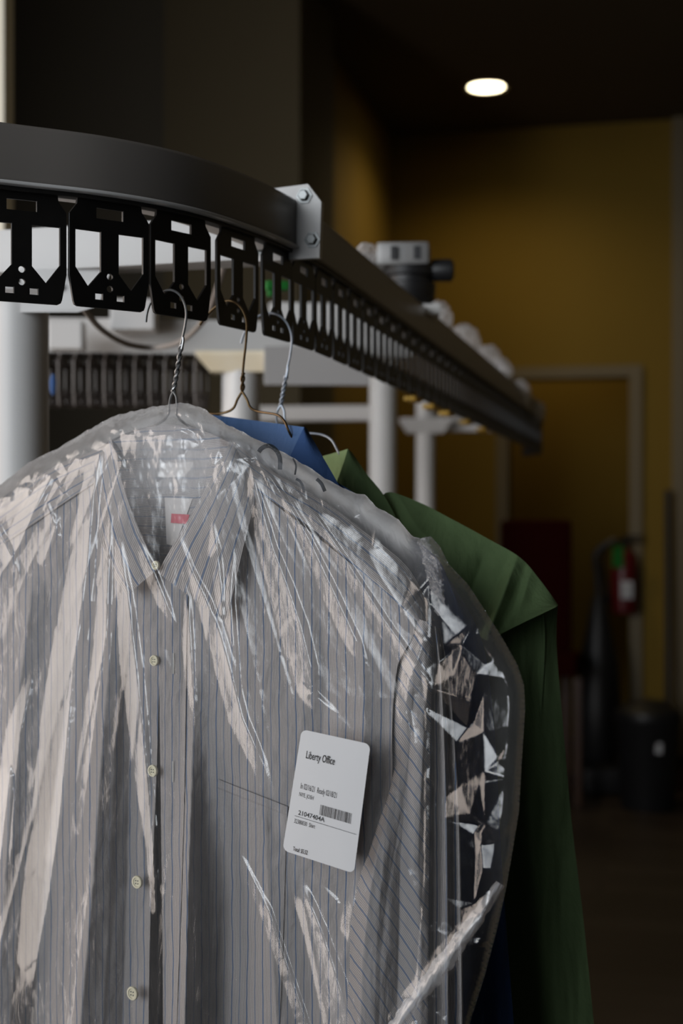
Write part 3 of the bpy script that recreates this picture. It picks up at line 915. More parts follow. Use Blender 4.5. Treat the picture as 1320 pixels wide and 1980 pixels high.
# yokes over the shoulders
ruled('shoulder_yoke', FA, [(450, 852), (530, 913), (630, 972), (705, 1028), (790, 1100), (840, 1200)], [(500, 950), (550, 984), (610, 1028), (680, 1090), (750, 1150), (804, 1200)],
      34, 120, lambda u, v, px, py: -0.016 + 0.026 * np.sin(u * PI / 2) + 0.0012 * fbm(px / 50, py / 50, 3, 6), M['stripe'], sh, 'u')
ruled('shoulder_yoke', FA, [(208, 862), (110, 900), (20, 962), (-80, 1030)], [(180, 935), (95, 992), (0, 1058), (-80, 1120)],
      34, 90, lambda u, v, px, py: -0.016 + 0.023 * np.sin(u * PI / 2) + 0.0012 * fbm(px / 50, py / 50, 3, 7), M['stripe'], sh, 'u')
# placket with buttonholes
pk = ruled('placket', FA, [(308, 1104), (306, 1200), (308, 1350), (310, 1500), (312, 1650), (314, 1800), (316, 2170)], [(366, 1110), (361, 1200), (359, 1350), (357, 1500), (353, 1650), (348, 1800), (334, 2170)],
      24, 220, lambda u, v, px, py: body_d(0.0096)(u, v, px, py) + 0.0012 * np.sin(PI * u) - 0.0008 * np.exp(-((u - 0.12) / 0.03) ** 2) - 0.0008 * np.exp(-((u - 0.88) / 0.03) ** 2), M['stripe'], sh, 's')
for (bx, by_) in ((335, 1283), (334, 1492)):
    ruled('buttonhole', FA, [(bx - 1.5, by_ - 20), (bx - 1.8, by_), (bx - 1.5, by_ + 20)], [(bx + 1.5, by_ - 20), (bx + 1.8, by_), (bx + 1.5, by_ + 20)], 4, 8,
          lambda u, v, px, py: body_d(0.0114)(u, v, px, py), M['buttonhole'], pk, 's', label='pale stitched buttonhole')
# buttons
def button(bx, by_, dn, rpx=13):
    c = FA.w(bx, by_, dn); r = rpx / 2330.0
    q = Vector((FA.n[0], FA.n[1], 0)).to_track_quat('Z', 'Y').to_matrix()
    b = MB().lathe([(r * 0.96, 0.0), (r, 0.0012), (r * 0.94, 0.0022), (r * 0.72, 0.0024), (r * 0.62, 0.0017), (0.0001, 0.0016)], tuple(c), 28, mat=q).build('button', M['button'], sh, smooth=True)
    mb = MB()
    for ox, oz in ((-1, -1), (1, 1), (-1, 1), (1, -1)):
        p = c + np.array([FA.d[0] * ox * r * 0.22 + FA.n[0] * 0.0019, FA.d[1] * ox * r * 0.22 + FA.n[1] * 0.0019, oz * r * 0.22])
        mb.lathe([(r * 0.10, -0.0004), (r * 0.10, 0.0002)], tuple(p), 8, mat=q)
    mb.build('thread_hole', M['thread'], b)
button(300, 1277, 0.0125, 11); button(297, 1490, 0.0150, 12); button(267, 1705, 0.0165, 13); button(258, 1920, 0.0165, 14)
button(303, 1093, 0.0275, 9)
# collar leaves
def leaf_d(u, v, px, py):
    return 0.0235 + 0.004 * np.sin(PI * u) + 0.0014 * fbm(px / 36, py / 50, 3, 31)
ruled('collar_leaf', FA, [(447, 850), (424, 895), (392, 955), (352, 1025), (318, 1082), (305, 1108)], [(486, 930), (492, 965), (480, 1020), (466, 1075), (452, 1140), (437, 1205)],
      60, 110, lambda u, v, px, py: leaf_d(u, v, px, py) - 0.020 * (1 - v) ** 3 * (0.4 + u), M['stripe'], sh, 'u')
ruled('collar_leaf', FA, [(178, 898), (184, 960), (191, 1025), (206, 1085), (224, 1122), (245, 1151)], [(215, 848), (231, 915), (257, 995), (283, 1055), (300, 1090), (305, 1100)],
      60, 110, lambda u, v, px, py: leaf_d(u, v, px, py) - 0.018 * (1 - v) ** 3 * (1.4 - u), M['stripe'], sh, 'u')
# pocket
ruled('pocket', FA, [(419, 1506), (417, 1600), (412, 1750), (404, 1990)], [(556, 1560), (552, 1650), (548, 1790), (540, 1990)], 60, 120,
      lambda u, v, px, py: body_d(0.0088)(u, v, px, py) + 0.0018 * (v < 0.085), M['stripe'], sh, 's')
# sleeve folded across the front, and its rear half
def sleeve_d(u, v, px, py):
    d = 0.003 + 0.022 * np.sin(PI * np.clip(u, 0, 1)) ** 0.8 * np.clip(0.35 + v, 0, 1)
    d += 0.003 * fbm(px / 40, py / 130, 4, 41) + ridges(px, py, [([(762, 1500, 0.006, 26), (715, 1720, 0.013, 34), (700, 1850, 0.013, 36), (690, 2170, 0.013, 38)], 0, 1.2), ([(800, 1350, -0.006, 22), (775, 1650, -0.012, 34), (770, 1850, -0.016, 44), (765, 2170, -0.016, 46)], 0, 1.2)])
    return d
ruled('sleeve', FA, [(806, 1196), (772, 1285), (759, 1390), (759, 1500), (728, 1600), (690, 1700), (672, 1780), (673, 1860), (660, 2170)],
      [(836, 1206), (834, 1300), (832, 1400), (831, 1500), (830, 1600), (829, 1700), (828, 1780), (828, 1860), (826, 2170)], 90, 240, sleeve_d, M['stripe'], sh, 'rot', rot=0.75)
ruled('sleeve', FA, [(830, 1206), (833, 1300), (834, 1500), (832, 1700), (828, 2170)], [(850, 1215), (866, 1300), (880, 1450), (890, 1650), (898, 2170)], 40, 160,
      lambda u, v, px, py: -0.016 + 0.012 * np.sin(PI * u) + 0.005 * np.sin(u * 14 + 0.6 * v), M['stripe'], sh, 's')

# ------------------------------------------------------------------ blue shirt
b = FB.w(470, 1980, 0)
bs = thing('blue_shirt', 'plain blue shirt hanging between the striped and the green shirt', 'shirt', tuple(b))
ruled('back_collar', FB, [(395, 800), (405, 850), (430, 930)], [(589, 826), (575, 865), (545, 940)], 50, 40, lambda u, v, px, py: 0.012 - 0.016 * np.sin(PI * u) + 0.010 * u + 0.0012 * fbm(px / 30, py / 60, 3, 2), M['blue_lit'], bs)
ruled('collar_leaf', FB, [(588, 825), (572, 858), (550, 905), (520, 970)], [(592, 827), (622, 880), (655, 938), (686, 1000)], 40, 60, lambda u, v, px, py: 0.024 - 0.012 * u + 0.003 * np.sin(PI * u) + 0.001 * fbm(px / 40, py / 60, 3, 4), M['blue'], bs)
ruled('front_panel', FB, [(420, 890), (420, 960), (420, 1050), (420, 1200), (420, 1400), (420, 1700), (420, 2170)], [(640, 925), (722, 978), (800, 1040), (868, 1130), (880, 1400), (890, 1700), (900, 2170)], 60, 100,
      lambda u, v, px, py: 0.004 + 0.004 * fbm(px / 70, py / 300, 4, 15), M['blue'], bs)
ruled('back_panel', FB, [(420, 890), (420, 960), (420, 1050), (420, 1200), (420, 1400), (420, 1700), (420, 2170)], [(640, 925), (722, 978), (800, 1040), (868, 1130), (880, 1400), (890, 1700), (900, 2170)], 20, 30,
      lambda u, v, px, py: -0.022 + 0.02 * u ** 6, M['blue'], bs)
ruled('sleeve', FB, [(850, 1095), (858, 1200), (862, 1400), (866, 1700), (870, 2170)], [(872, 1125), (930, 1235), (955, 1400), (972, 1700), (1008, 2170)], 40, 90,
      lambda u, v, px, py: -0.010 + 0.022 * np.sin(PI * u) + 0.003 * fbm(px / 30, py / 200, 3, 18), M['blue'], bs)

# ------------------------------------------------------------------ green shirt
b = FC.w(640, 1980, 0)
gs = thing('green_shirt', 'plain green shirt hanging last behind the bagged shirt', 'shirt', tuple(b))
ruled('back_collar', FC, [(560, 900), (580, 930), (610, 980)], [(673, 868), (664, 910), (640, 980)], 40, 40, lambda u, v, px, py: -0.034 + 0.055 * u, M['green_lit'], gs,
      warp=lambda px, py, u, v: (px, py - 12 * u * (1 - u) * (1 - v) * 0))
ruled('collar_leaf', FC, [(672, 868), (663, 898), (648, 940), (630, 1000)], [(680, 874), (708, 915), (742, 958), (770, 1010)], 40, 60, lambda u, v, px, py: 0.022 - 0.012 * u + 0.003 * np.sin(PI * u), M['green'], gs)
GF = [([(1000, 1075, 0.004, 18), (975, 1140, 0.018, 24), (945, 1225, 0.018, 28)], 0.2, 1.3), ([(1025, 1110, 0.002, 18), (1010, 1160, 0.006, 22), (995, 1200, 0.006, 24)], 0, 1.3),
      ([(930, 1090, -0.006, 30), (900, 1180, -0.014, 40)], 0, 1.3), ([(770, 960, 0.004, 30), (800, 1010, 0.006, 40), (860, 1080, 0.003, 50)], 0, 1.3)]
ruled('shoulder_yoke', FC, [(738, 958), (757, 952), (812, 972), (872, 1003), (940, 1040), (1005, 1078), (1044, 1122), (1079, 1170)],
      [(700, 1100), (740, 1120), (790, 1150), (850, 1185), (900, 1215), (948, 1240), (975, 1222), (1074, 1174)], 70, 140,
      lambda u, v, px, py: -0.018 + 0.050 * u ** 0.9 * (1 - v) + 0.042 * u * v + ridges(px, py, GF) + 0.0015 * fbm(px / 60, py / 60, 3, 5), M['green'], gs)
ruled('front_panel', FC, [(600, 980), (600, 1100), (600, 1250), (600, 1500), (600, 1750), (600, 2170)], [(700, 1010), (820, 1110), (950, 1235), (960, 1500), (966, 1750), (972, 2170)], 50, 80,
      lambda u, v, px, py: 0.010 + 0.004 * fbm(px / 70, py / 300, 4, 25), M['green'], gs)
ruled('sleeve', FC, [(930, 1238), (935, 1300), (940, 1450), (950, 1650), (955, 1850), (960, 2170)], [(1078, 1171), (1076, 1250), (1088, 1400), (1106, 1600), (1130, 1800), (1166, 2170)], 70, 120,
      lambda u, v, px, py: 0.012 - 0.052 * u ** 1.2 + 0.003 * fbm(px / 34, py / 240, 3, 28) + ridges(px, py, [([(1045, 1190, 0.004, 14), (1050, 1260, 0.004, 16), (1056, 1340, 0.001, 18)], 0, 1.2)]), M['green'], gs)
ruled('back_panel', FC, [(600, 980), (600, 1100), (600, 1250), (600, 1500), (600, 1750), (600, 2170)], [(757, 962), (872, 1014), (1040, 1140), (1045, 1450), (1060, 1750), (1080, 2170)], 30, 60,
      lambda u, v, px, py: -0.024 + 0 * u, M['green'], gs)

# ------------------------------------------------------------------ clear plastic bag
TOP = [(-90, 985), (-40, 962), (0, 938), (40, 905), (70, 886), (110, 868), (160, 838), (215, 806), (250, 796), (280, 790), (315, 784), (350, 779), (378, 784), (400, 795), (440, 822),
       (480, 842), (520, 860), (560, 882), (600, 906), (640, 932), (690, 956), (705, 956), (730, 982), (770, 1004), (798, 1038), (812, 1042), (832, 1036), (850, 1056)]
RGT = [(850, 1056), (868, 1092), (905, 1130), (945, 1192), (975, 1240), (1000, 1285), (1013, 1325), (1015, 1372), (1008, 1480), (1003, 1570), (990, 1650), (978, 1720), (960, 1800), (936, 1890), (906, 1985), (850, 2170)]
FOLDS = [
    # fan of taut folds from the neck and shoulders
    ([(196, 850, .002, 12), (182, 960, .008, 18), (168, 1100, .010, 24), (150, 1240, .011, 30), (132, 1400, .012, 34), (118, 1560, .013, 34), (98, 1720, .012, 34), (74, 1850, .008, 26), (66, 1905, .001, 6)], 0.25, 1.0),
    ([(232, 1050, .002, 10), (248, 1150, .008, 16), (262, 1270, .010, 20), (276, 1400, .010, 18), (288, 1520, .010, 16), (298, 1640, .008, 10), (303, 1760, .003, 8)], 0.2, 1.0),
    ([(272, 1050, .001, 8), (300, 1110, .007, 13), (322, 1165, .006, 12), (340, 1208, .001, 4)], 0.0, 1.0),
    ([(352, 1050, .001, 6), (372, 1105, .006, 12), (395, 1150, .008, 14), (420, 1205, .010, 18), (444, 1290, .011, 20), (470, 1390, .010, 18), (510, 1480, .009, 15), (545, 1590, .009, 13), (580, 1700, .009, 15), (620, 1800, .010, 22), (660, 1920, .012, 30), (690, 2040, .012, 34)], 0.2, 1.0),
    ([(412, 1010, .001, 4), (420, 1060, .007, 11), (428, 1130, .007, 11), (430, 1190, .003, 8)], 0.0, 1.0),
    ([(484, 900, .001, 8), (505, 980, .006, 13), (528, 1060, .009, 18), (555, 1130, .012, 24), (582, 1210, .014, 28), (602, 1290, .012, 26), (606, 1370, .003, 14)], -0.2, 1.0),
    ([(500, 890, .001, 6), (548, 960, .005, 10), (596, 1040, .006, 12), (648, 1150, .008, 16), (690, 1240, .006, 16), (705, 1275, .001, 8)], 0.1, 1.0),
    ([(560, 930, .001, 6), (620, 1010, .005, 10), (680, 1100, .006, 12), (740, 1195, .008, 16), (800, 1280, .008, 15), (832, 1318, .002, 8)], -0.1, 1.0),
    ([(600, 1335, .003, 14), (640, 1375, .006, 18), (692, 1424, .002, 8)], 0.0, 1.0),
    ([(452, 1070, .001, 6), (446, 1160, .007, 14), (452, 1250, .007, 16), (462, 1330, .002, 10)], 0.0, 1.0),
    ([(366, 1150, .001, 5), (368, 1220, .006, 10), (372, 1300, .004, 10), (380, 1400, .001, 6)], 0.0, 1.0),
    ([(120, 880, .002, 12), (80, 960, .006, 18), (40, 1050, .006, 18), (10, 1100, .002, 10)], 0.0, 1.0),
    ([(-20, 990, .003, 16), (15, 1060, .007, 16), (35, 1100, .002, 8)], 0.0, 1.0),
    ([(90, 970, .001, 6), (110, 1020, .006, 14), (90, 1080, .003, 12)], 0.0, 1.0),
    ([(60, 1320, .002, 10), (40, 1420, .009, 18), (30, 1530, .009, 22), (25, 1640, .006, 20)], 0.1, 1.0),
    ([(20, 1500, .003, 14), (4, 1640, .010, 22), (-10, 1760, .008, 22)], 0.0, 1.0),
    ([(160, 1280, .002, 8), (140, 1450, .004, 14), (110, 1650, .005, 16)], 0.0, 1.0),
    ([(215, 1000, .002, 8), (210, 1120, .006, 13), (205, 1250, .006, 15), (180, 1440, .004, 15), (160, 1600, .002, 10)], 0.0, 1.0),
    ([(520, 1500, .001, 5), (560, 1640, .007, 8), (610, 1760, .007, 8), (655, 1880, .003, 6)], 0.0, 1.0),
    ([(470, 1660, .002, 8), (520, 1760, .004, 12), (560, 1880, .004, 12), (600, 2000, .004, 12)], 0.0, 1.0),
    ([(830, 1100, .004, 5), (828, 1230, .007, 4), (826, 1400, .004, 4), (824, 1700, .003, 4), (800, 2000, .003, 4)], 0.0, 1.0),
    ([(590, 1640, .002, 6), (600, 1690, .005, 10), (650, 1740, .003, 8)], 0.0, 1.0),
    ([(690, 1700, .003, 10), (680, 1780, .006, 14), (672, 1850, .003, 10)], 0.0, 1.0),
    ([(742, 1560, .003, 10), (730, 1650, .006, 15), (705, 1730, .003, 10)], 0.0, 1.0),
    ([(820, 1240, .003, 8), (800, 1300, .008, 16), (785, 1370, .005, 14), (800, 1450, .002, 10)], 0.0, 1.0),
    ([(830, 1330, .002, 5), (880, 1345, .004, 7), (925, 1362, .002, 5)], 0.0, 1.0),
    ([(965, 1715, .004, 12), (930, 1775, .008, 16), (880, 1840, .009, 20), (830, 1905, .009, 22), (775, 1970, .006, 16)], 0.0, 1.0),
]
XR0, YR0, XR1, YR1 = -100, 760, 1030, 2050
def delaunay_field(px, py, pts, hts):
    res = delaunay_2d_cdt([Vector(p) for p in pts], [], [], 0, 1e-4)
    vv = res[0]; tris = res[2]; orig = res[3]
    H = np.array([hts[o[0]] if o else 0 for o in orig])
    out = np.zeros_like(px)
    for t in tris:
        a, b_, c = [vv[i] for i in t[:3]]
        x0, x1 = min(a.x, b_.x, c.x), max(a.x, b_.x, c.x); y0, y1 = min(a.y, b_.y, c.y), max(a.y, b_.y, c.y)
        m = (px >= x0) & (px <= x1) & (py >= y0) & (py <= y1)
        if not m.any(): continue
        X = px[m]; Y = py[m]
        det = (b_.y - c.y) * (a.x - c.x) + (c.x - b_.x) * (a.y - c.y)
        if abs(det) < 1e-9: continue
        l0 = ((b_.y - c.y) * (X - c.x) + (c.x - b_.x) * (Y - c.y)) / det
        l1 = ((c.y - a.y) * (X - c.x) + (a.x - c.x) * (Y - c.y)) / det
        l2 = 1 - l0 - l1
        ins = (l0 >= -1e-6) & (l1 >= -1e-6) & (l2 >= -1e-6)
        val = l0 * H[t[0]] + l1 * H[t[1]] + l2 * H[t[2]]
        o = out[m]; o[ins] = val[ins]; out[m] = o
    return out

# outline of the bag as row extents
ntop = 420
topc = lin(TOP, ntop)
# grid: columns follow a blend between the top edge and straight rows
NU, NV = 430, 510
top_u = lin(TOP, NU)
top_u[:, 1] += 3.2 * fbm(top_u[:, 0] / 11.0, top_u[:, 0] * 0 + 2.5, 3, 91) * np.clip(np.arange(NU)[::-1] / 12.0, 0, 1)
rgt_v = lin(RGT, NV)
u = np.linspace(0, 1, NU)[None, :]; v = np.linspace(0, 1, NV)[:, None]
lft_v = lin([(-90, 985), (-90, 2170)], NV); bot_u = lin([(-90, 2170), (850, 2170)], NU)
def coons(k):
    Lx = lft_v[:, k][:, None]; Rx = rgt_v[:, k][:, None]; Tx = top_u[:, k][None, :]; Bx = bot_u[:, k][None, :]
    return (1 - u) * Lx + u * Rx + (1 - v) * Tx + v * Bx - ((1 - u) * (1 - v) * TOP[0][k] + u * (1 - v) * TOP[-1][k] + (1 - u) * v * bot_u[0, k] + u * v * bot_u[-1, k])
PX = coons(0); PY = coons(1)
edge_pts = np.concatenate([lin(TOP, 160), lin(RGT, 120)])
def edge_dist(px, py):
    best = np.full(px.shape, 1e9)
    for (x, y) in edge_pts:
        np.minimum(best, (px - x) ** 2 + (py - y) ** 2, out=best)
    return np.sqrt(best)
ED = edge_dist(PX, PY)
balloon = 1 / (1 + np.exp(-(PX - 850) / 12.0))
rim = 85.0 - 55.0 / (1 + np.exp(-(PX - 900) / 22.0))
inner = np.clip(ED / rim, 0, 1)
dome = 0.040 * np.sqrt(1 - (1 - inner) ** 2)
# crumple facets: balloon at the sleeve, and the gathered top hem
rp = np.random.default_rng(5)
pts = []; hts = []
for _ in range(150):
    y = rp.uniform(1040, 2170); x = rp.uniform(800, 1030)
    pts.append((x, y)); hts.append(rp.uniform(-0.0070, 0.0080) * (0.15 + math.exp(-((x - 935 + 40 * math.cos((y - 1380) / 120)) / 42) ** 2)))
for _ in range(330):
    tpos = rp.uniform(0, 1); q = lin(TOP, 400)[int(tpos * 399)]
    o_ = abs(rp.normal(0, 30)) + 2
    pts.append((q[0] + rp.uniform(-15, 15), q[1] + o_)); hts.append(rp.uniform(-0.0025, 0.0035))
for _ in range(300):
    pts.append((rp.uniform(-100, 800), rp.uniform(900, 2175))); hts.append(rp.uniform(-0.0006, 0.0009))
for c in ((-150, 700), (1100, 700), (1100, 2260), (-150, 2260)):
    pts.append(c); hts.append(0)
facet = delaunay_field(PX, PY, pts, hts)
# fan-shaped tension wrinkles around the neck
ang = np.arctan2(PX - 345, PY - 560); rad = np.hypot(PX - 345, PY - 560)
fan = np.abs(vnoise(ang * 17.0 + 40, rad / 420.0 + 3, 61))
fan = (1 - fan) ** 4 * 0.0007 + 0.00018 * fbm(ang * 45 + 9, rad / 160.0, 3, 62)
neckf = np.exp(-(((PX - 335) / 120) ** 2 + ((PY - 900) / 90) ** 2))
fineW = 0.0005 * fbm(PX / 14.0, PY / 20.0, 3, 71) * (0.35 + 1.4 * neckf)
balloon = 1 / (1 + np.exp(-(PX - 850) / 12.0))
RG = ridges(PX, PY, taut(FOLDS))
# label area pulled flat
lab = np.clip(1.25 - np.maximum(np.abs(PX - 632) / 110.0, np.abs(PY - 1548) / 165.0), 0, 1)
lab = np.clip(lab * 4, 0, 1)
disp = (RG * (1 - 0.9 * lab) + facet * (1 - 0.92 * lab) + fan * (1 - 0.9 * balloon) * (1 - 0.9 * lab) + fineW * (1 - 0.9 * lab)) * np.clip(ED / 22.0, 0, 1)
DN = dome + disp + 0.008 * inner / (1 + np.exp(-(PX - 900) / 40.0))
HZ = 0.035 + 16.0 * np.clip(RG, 0, 0.006) + 0.16 * np.exp(-ED / 30.0) * (1 - 0.85 * balloon) + 0.32 * neckf + 6.0 * np.clip(fan - 0.0004, 0, 1) + 0.03 * np.clip(-(PX - 330) / 330, 0, 1)
HZ = HZ * (1 - 0.8 * balloon)
bag_w = FA.w(345, 1980, 0)
bag = thing('garment_bag', 'clear crinkled dry-cleaning plastic bag over the striped shirt', 'plastic bag', tuple(bag_w))
mesh('front_film', FA.w(PX, PY, DN).reshape(-1, 3), gridfaces(NV, NU), M['film'], bag, attr={'haze': HZ.ravel()})
# back film (coarser, same outline)
k = 3
PXb, PYb, EDb = PX[::k, ::k], PY[::k, ::k], ED[::k, ::k]
innb = np.clip(EDb / (85.0 - 61.0 / (1 + np.exp(-(PXb - 850) / 12.0))), 0, 1)
DB = -0.052 * np.sqrt(1 - (1 - innb) ** 2) + (delaunay_field(PXb, PYb, pts, [h_ * 0.5 for h_ in hts[::-1]])) * np.clip(EDb / 40, 0, 1) * 0.6
HB = 0.02 + 0.85 * np.exp(-(EDb / 70.0) ** 2) * (1 - 0.98 / (1 + np.exp(-(PXb - 800) / 14)))
mesh('back_film', FA.w(PXb, PYb, DB).reshape(-1, 3), gridfaces(*PXb.shape), M['film_back'], bag, attr={'haze': HB.ravel()})
# gathered hem strip along the lower corner and torn tuft at the shoulder
def ribbon(name, pts, wid, seed, haze, nu=26, nv=140, amp=0.005):
    C = lin(pts, nv); T = np.gradient(C[:, :2], axis=0); T /= np.linalg.norm(T, axis=1)[:, None]
    Nn = np.stack([-T[:, 1], T[:, 0]], 1)
    uu = np.linspace(-1, 1, nu)[None, :]; vv = np.linspace(0, 1, nv)[:, None]
    W = wid * (0.35 + 0.65 * np.sin(PI * np.clip(vv * 0.94 + 0.05, 0, 1)) ** 0.6) * (1 + 0.35 * vnoise(vv * 30 + 0 * uu, 0 * vv + uu * 0.5, seed))
    px = C[:, :1] + Nn[:, :1] * uu * W; py = C[:, 1:2] + Nn[:, 1:2] * uu * W
    dn = C[:, 2:3] + 0.006 * (1 - uu ** 2) + amp * fbm(uu * 1.2 + 5, vv * 9 + uu * 1.5, 4, seed)
    return mesh(name, FA.w(px, py, dn).reshape(-1, 3), gridfaces(nv, nu), M['film'], bag, attr={'haze': np.full(nu * nv, haze)})
ribbon('gathered_edge', [(966, 1708, 0.030), (930, 1764, 0.042), (885, 1826, 0.050), (830, 1898, 0.054), (778, 1965, 0.054), (735, 2030, 0.054)], 17, 81, 0.30, amp=0.0015)
ribbon('torn_tuft', [(812, 1042, 0.004), (826, 1066, 0.006), (838, 1100, 0.012), (846, 1150, 0.022), (852, 1190, 0.032)], 15, 83, 0.16, amp=0.009)
# printed lettering on the back of the bag's top
def px_text(txt, start, end, cap, up, dn, mat, name, parent, fr=FA, bold=0.0, base_d=None):
    vtx, fcs = text_mesh(txt, bold)
    x0, x1 = vtx[:, 0].min(), vtx[:, 0].max()
    tx = (vtx[:, 0] - x0) / (x1 - x0)
    ty = vtx[:, 1] / 0.72
    ul = math.hypot(*up); up = (up[0] / ul, up[1] / ul)
    px = start[0] + tx * (end[0] - start[0]) + ty * cap * up[0]
    py = start[1] + tx * (end[1] - start[1]) + ty * cap * up[1]
    P = fr.w(px, py, dn if not callable(dn) else dn(px, py))
    return mesh(name, P, fcs, mat, parent, smooth=False)
def stroke(pts, wid, dn):
    C = catmull(pts, 24); T = np.gradient(C, axis=0); T /= np.linalg.norm(T, axis=1)[:, None]
    Nn = np.stack([-T[:, 1], T[:, 0]], 1) * (wid / 2)
    A = np.stack([C - Nn, C + Nn], 1)
    mesh('printed_letter', FA.w(A[..., 0], A[..., 1], dn).reshape(-1, 3), gridfaces(24, 2), M['greyink'], bag)
stroke([(500, 874), (507, 866), (520, 862), (533, 870), (541, 886), (541, 908)], 8.5, 0.006)
stroke([(566, 886), (572, 900), (570, 918)], 3.5, 0.004)
stroke([(572, 926), (580, 931), (586, 942), (586, 952)], 5, 0.004)
stroke([(612, 926), (621, 935), (628, 950)], 7, 0.004)

# ------------------------------------------------------------------ receipt label on the bag
LDN = 0.0470
q4 = [(583, 1410), (716, 1439), (684, 1689), (546, 1644)]   # TL TR BR BL
def lab_px(uu, vv):
    a = np.array(q4, float)
    t_ = a[0] + (a[1] - a[0]) * uu[..., None]; b__ = a[3] + (a[2] - a[3]) * uu[..., None]
    return t_ + (b__ - t_) * vv[..., None]
def bulge(px, py):
    return LDN + 0.0012 * np.sin(np.clip((px - 546) / 170, 0, 1) * PI) + 0 * py
outl_ = []
rc = 0.085
for cx_, cy_, a0 in ((1 - rc, rc * 0.55, -90), (1 - rc, 1 - rc * 0.55, 0), (rc, 1 - rc * 0.55, 90), (rc, rc * 0.55, 180)):
    for k in range(7):
        a = math.radians(a0 + 15 * k)
        outl_.append((cx_ + rc * math.cos(a), cy_ + rc * 0.55 * math.sin(a)))
lc = FA.w(632, 1548, LDN)
lab_t = thing('laundry_label', 'white printed laundry ticket stuck on the plastic bag', 'label', tuple(lc))
# fan of rings for a gently bulged sheet
ring = np.array(outl_); vs = []; 
NRG = 14
for r_ in np.linspace(1, 0.02, NRG):
    vs.append(0.5 + (ring - 0.5) * r_)
vv_ = np.concatenate(vs); nR = len(ring)
lp = lab_px(vv_[:, 0], vv_[:, 1])
P = FA.w(lp[:, 0], lp[:, 1], bulge(lp[:, 0], lp[:, 1]))
fs = []
for j in range(NRG - 1):
    for k in range(nR):
        k2 = (k + 1) % nR
        fs.append((j * nR + k, j * nR + k2, (j + 1) * nR + k2, (j + 1) * nR + k))
fs.append(tuple((NRG - 1) * nR + k for k in range(nR)))
mesh('paper', P, fs, M['paper'], lab_t)
UPV = (0.150, -0.989)
ink_d = lambda px, py: bulge(px, py) + 0.00025
def z2(x, y): return (500 + x / 5.077, 1380 + y / 5.077)
rows = [('Liberty Office', (461, 436), (740, 503), 76, 0.012), ('In 02/16/21  Ready 02/18/21', (408, 733), (760, 830), 58, 0.0), ('NYE, JOSH', (396, 806), (534, 848), 40, 0.0),
        ('21047404A', (385, 990), (643, 1064), 46, 0.012), ('32380030  Shirt', (346, 1070), (549, 1128), 43, 0.0), ('Total: $5.52', (333, 1342), (474, 1386), 42, 0.008)]
for txt, s0, e0, cp, bd in rows:
    px_text(txt, z2(*s0), z2(*e0), cp / 5.077, UPV, ink_d, M['ink'], 'printed_line', lab_t, bold=bd)
def quad_px(pts, name, dn=ink_d):
    vs = []; fs = []
    for q in pts:
        a = np.array(q, float)
        b0 = len(vs)
        vs += [tuple(x) for x in FA.w(a[:, 0], a[:, 1], dn(a[:, 0], a[:, 1]))]
        fs.append((b0, b0 + 1, b0 + 2, b0 + 3))
    mesh(name, vs, fs, M['ink'], lab_t, smooth=False)
rl = []
for k in range(16):
    xa, xb = 352 + 605 * k / 16, 352 + 605 * (k + 1) / 16
    ya, yb = 998 + 186 * k / 16, 998 + 186 * (k + 1) / 16
    rl.append([z2(xa, ya), z2(xb, yb), z2(xb, yb + 4.5), z2(xa, ya + 4.5)])
quad_px(rl, 'printed_rule')
bars = []
rb_ = random.Random(4)
x = 0.0
a_, b_, c_, d_ = [np.array(z2(*p)) for p in ((607, 892), (915, 980), (905, 1083), (594, 992))]
while x < 0.985:
    w_ = rb_.choice([0.008, 0.008, 0.014, 0.020]); g_ = rb_.choice([0.010, 0.012, 0.018, 0.022])
    x1_ = min(1, x + w_)
    bars.append([a_ + (b_ - a_) * x, a_ + (b_ - a_) * x1_, d_ + (c_ - d_) * x1_, d_ + (c_ - d_) * x])
    x = x1_ + g_
quad_px(bars, 'barcode')

# ------------------------------------------------------------------ dim things at the back of the room
# dark red chair in the doorway
cxx, cyy, _ = at(1042, 990, 6.95)
ch = thing('red_chair', 'dark red upholstered chair standing by the doorway', 'chair', (cxx, cyy, 0))
def cb_(name, c, sx, sy, sz, mat, bev=0.01):
    return MB().box((cxx + c[0], cyy + c[1], c[2]), sx, sy, sz, -TH, bev).build(name, mat, ch, smooth=True)
cb_('backrest', (0, 0.12, 1.02), 0.35, 0.07, 0.66, M['red_dark'], 0.03)
cb_('seat', (0, -0.08, 0.66), 0.36, 0.40, 0.09, M['red_dark'], 0.03)
for sx in (-0.15, 0.15):
    for sy in (-0.24, 0.12):
        cb_('leg', (sx, sy, 0.305), 0.035, 0.035, 0.61, M['wood'], 0.004)
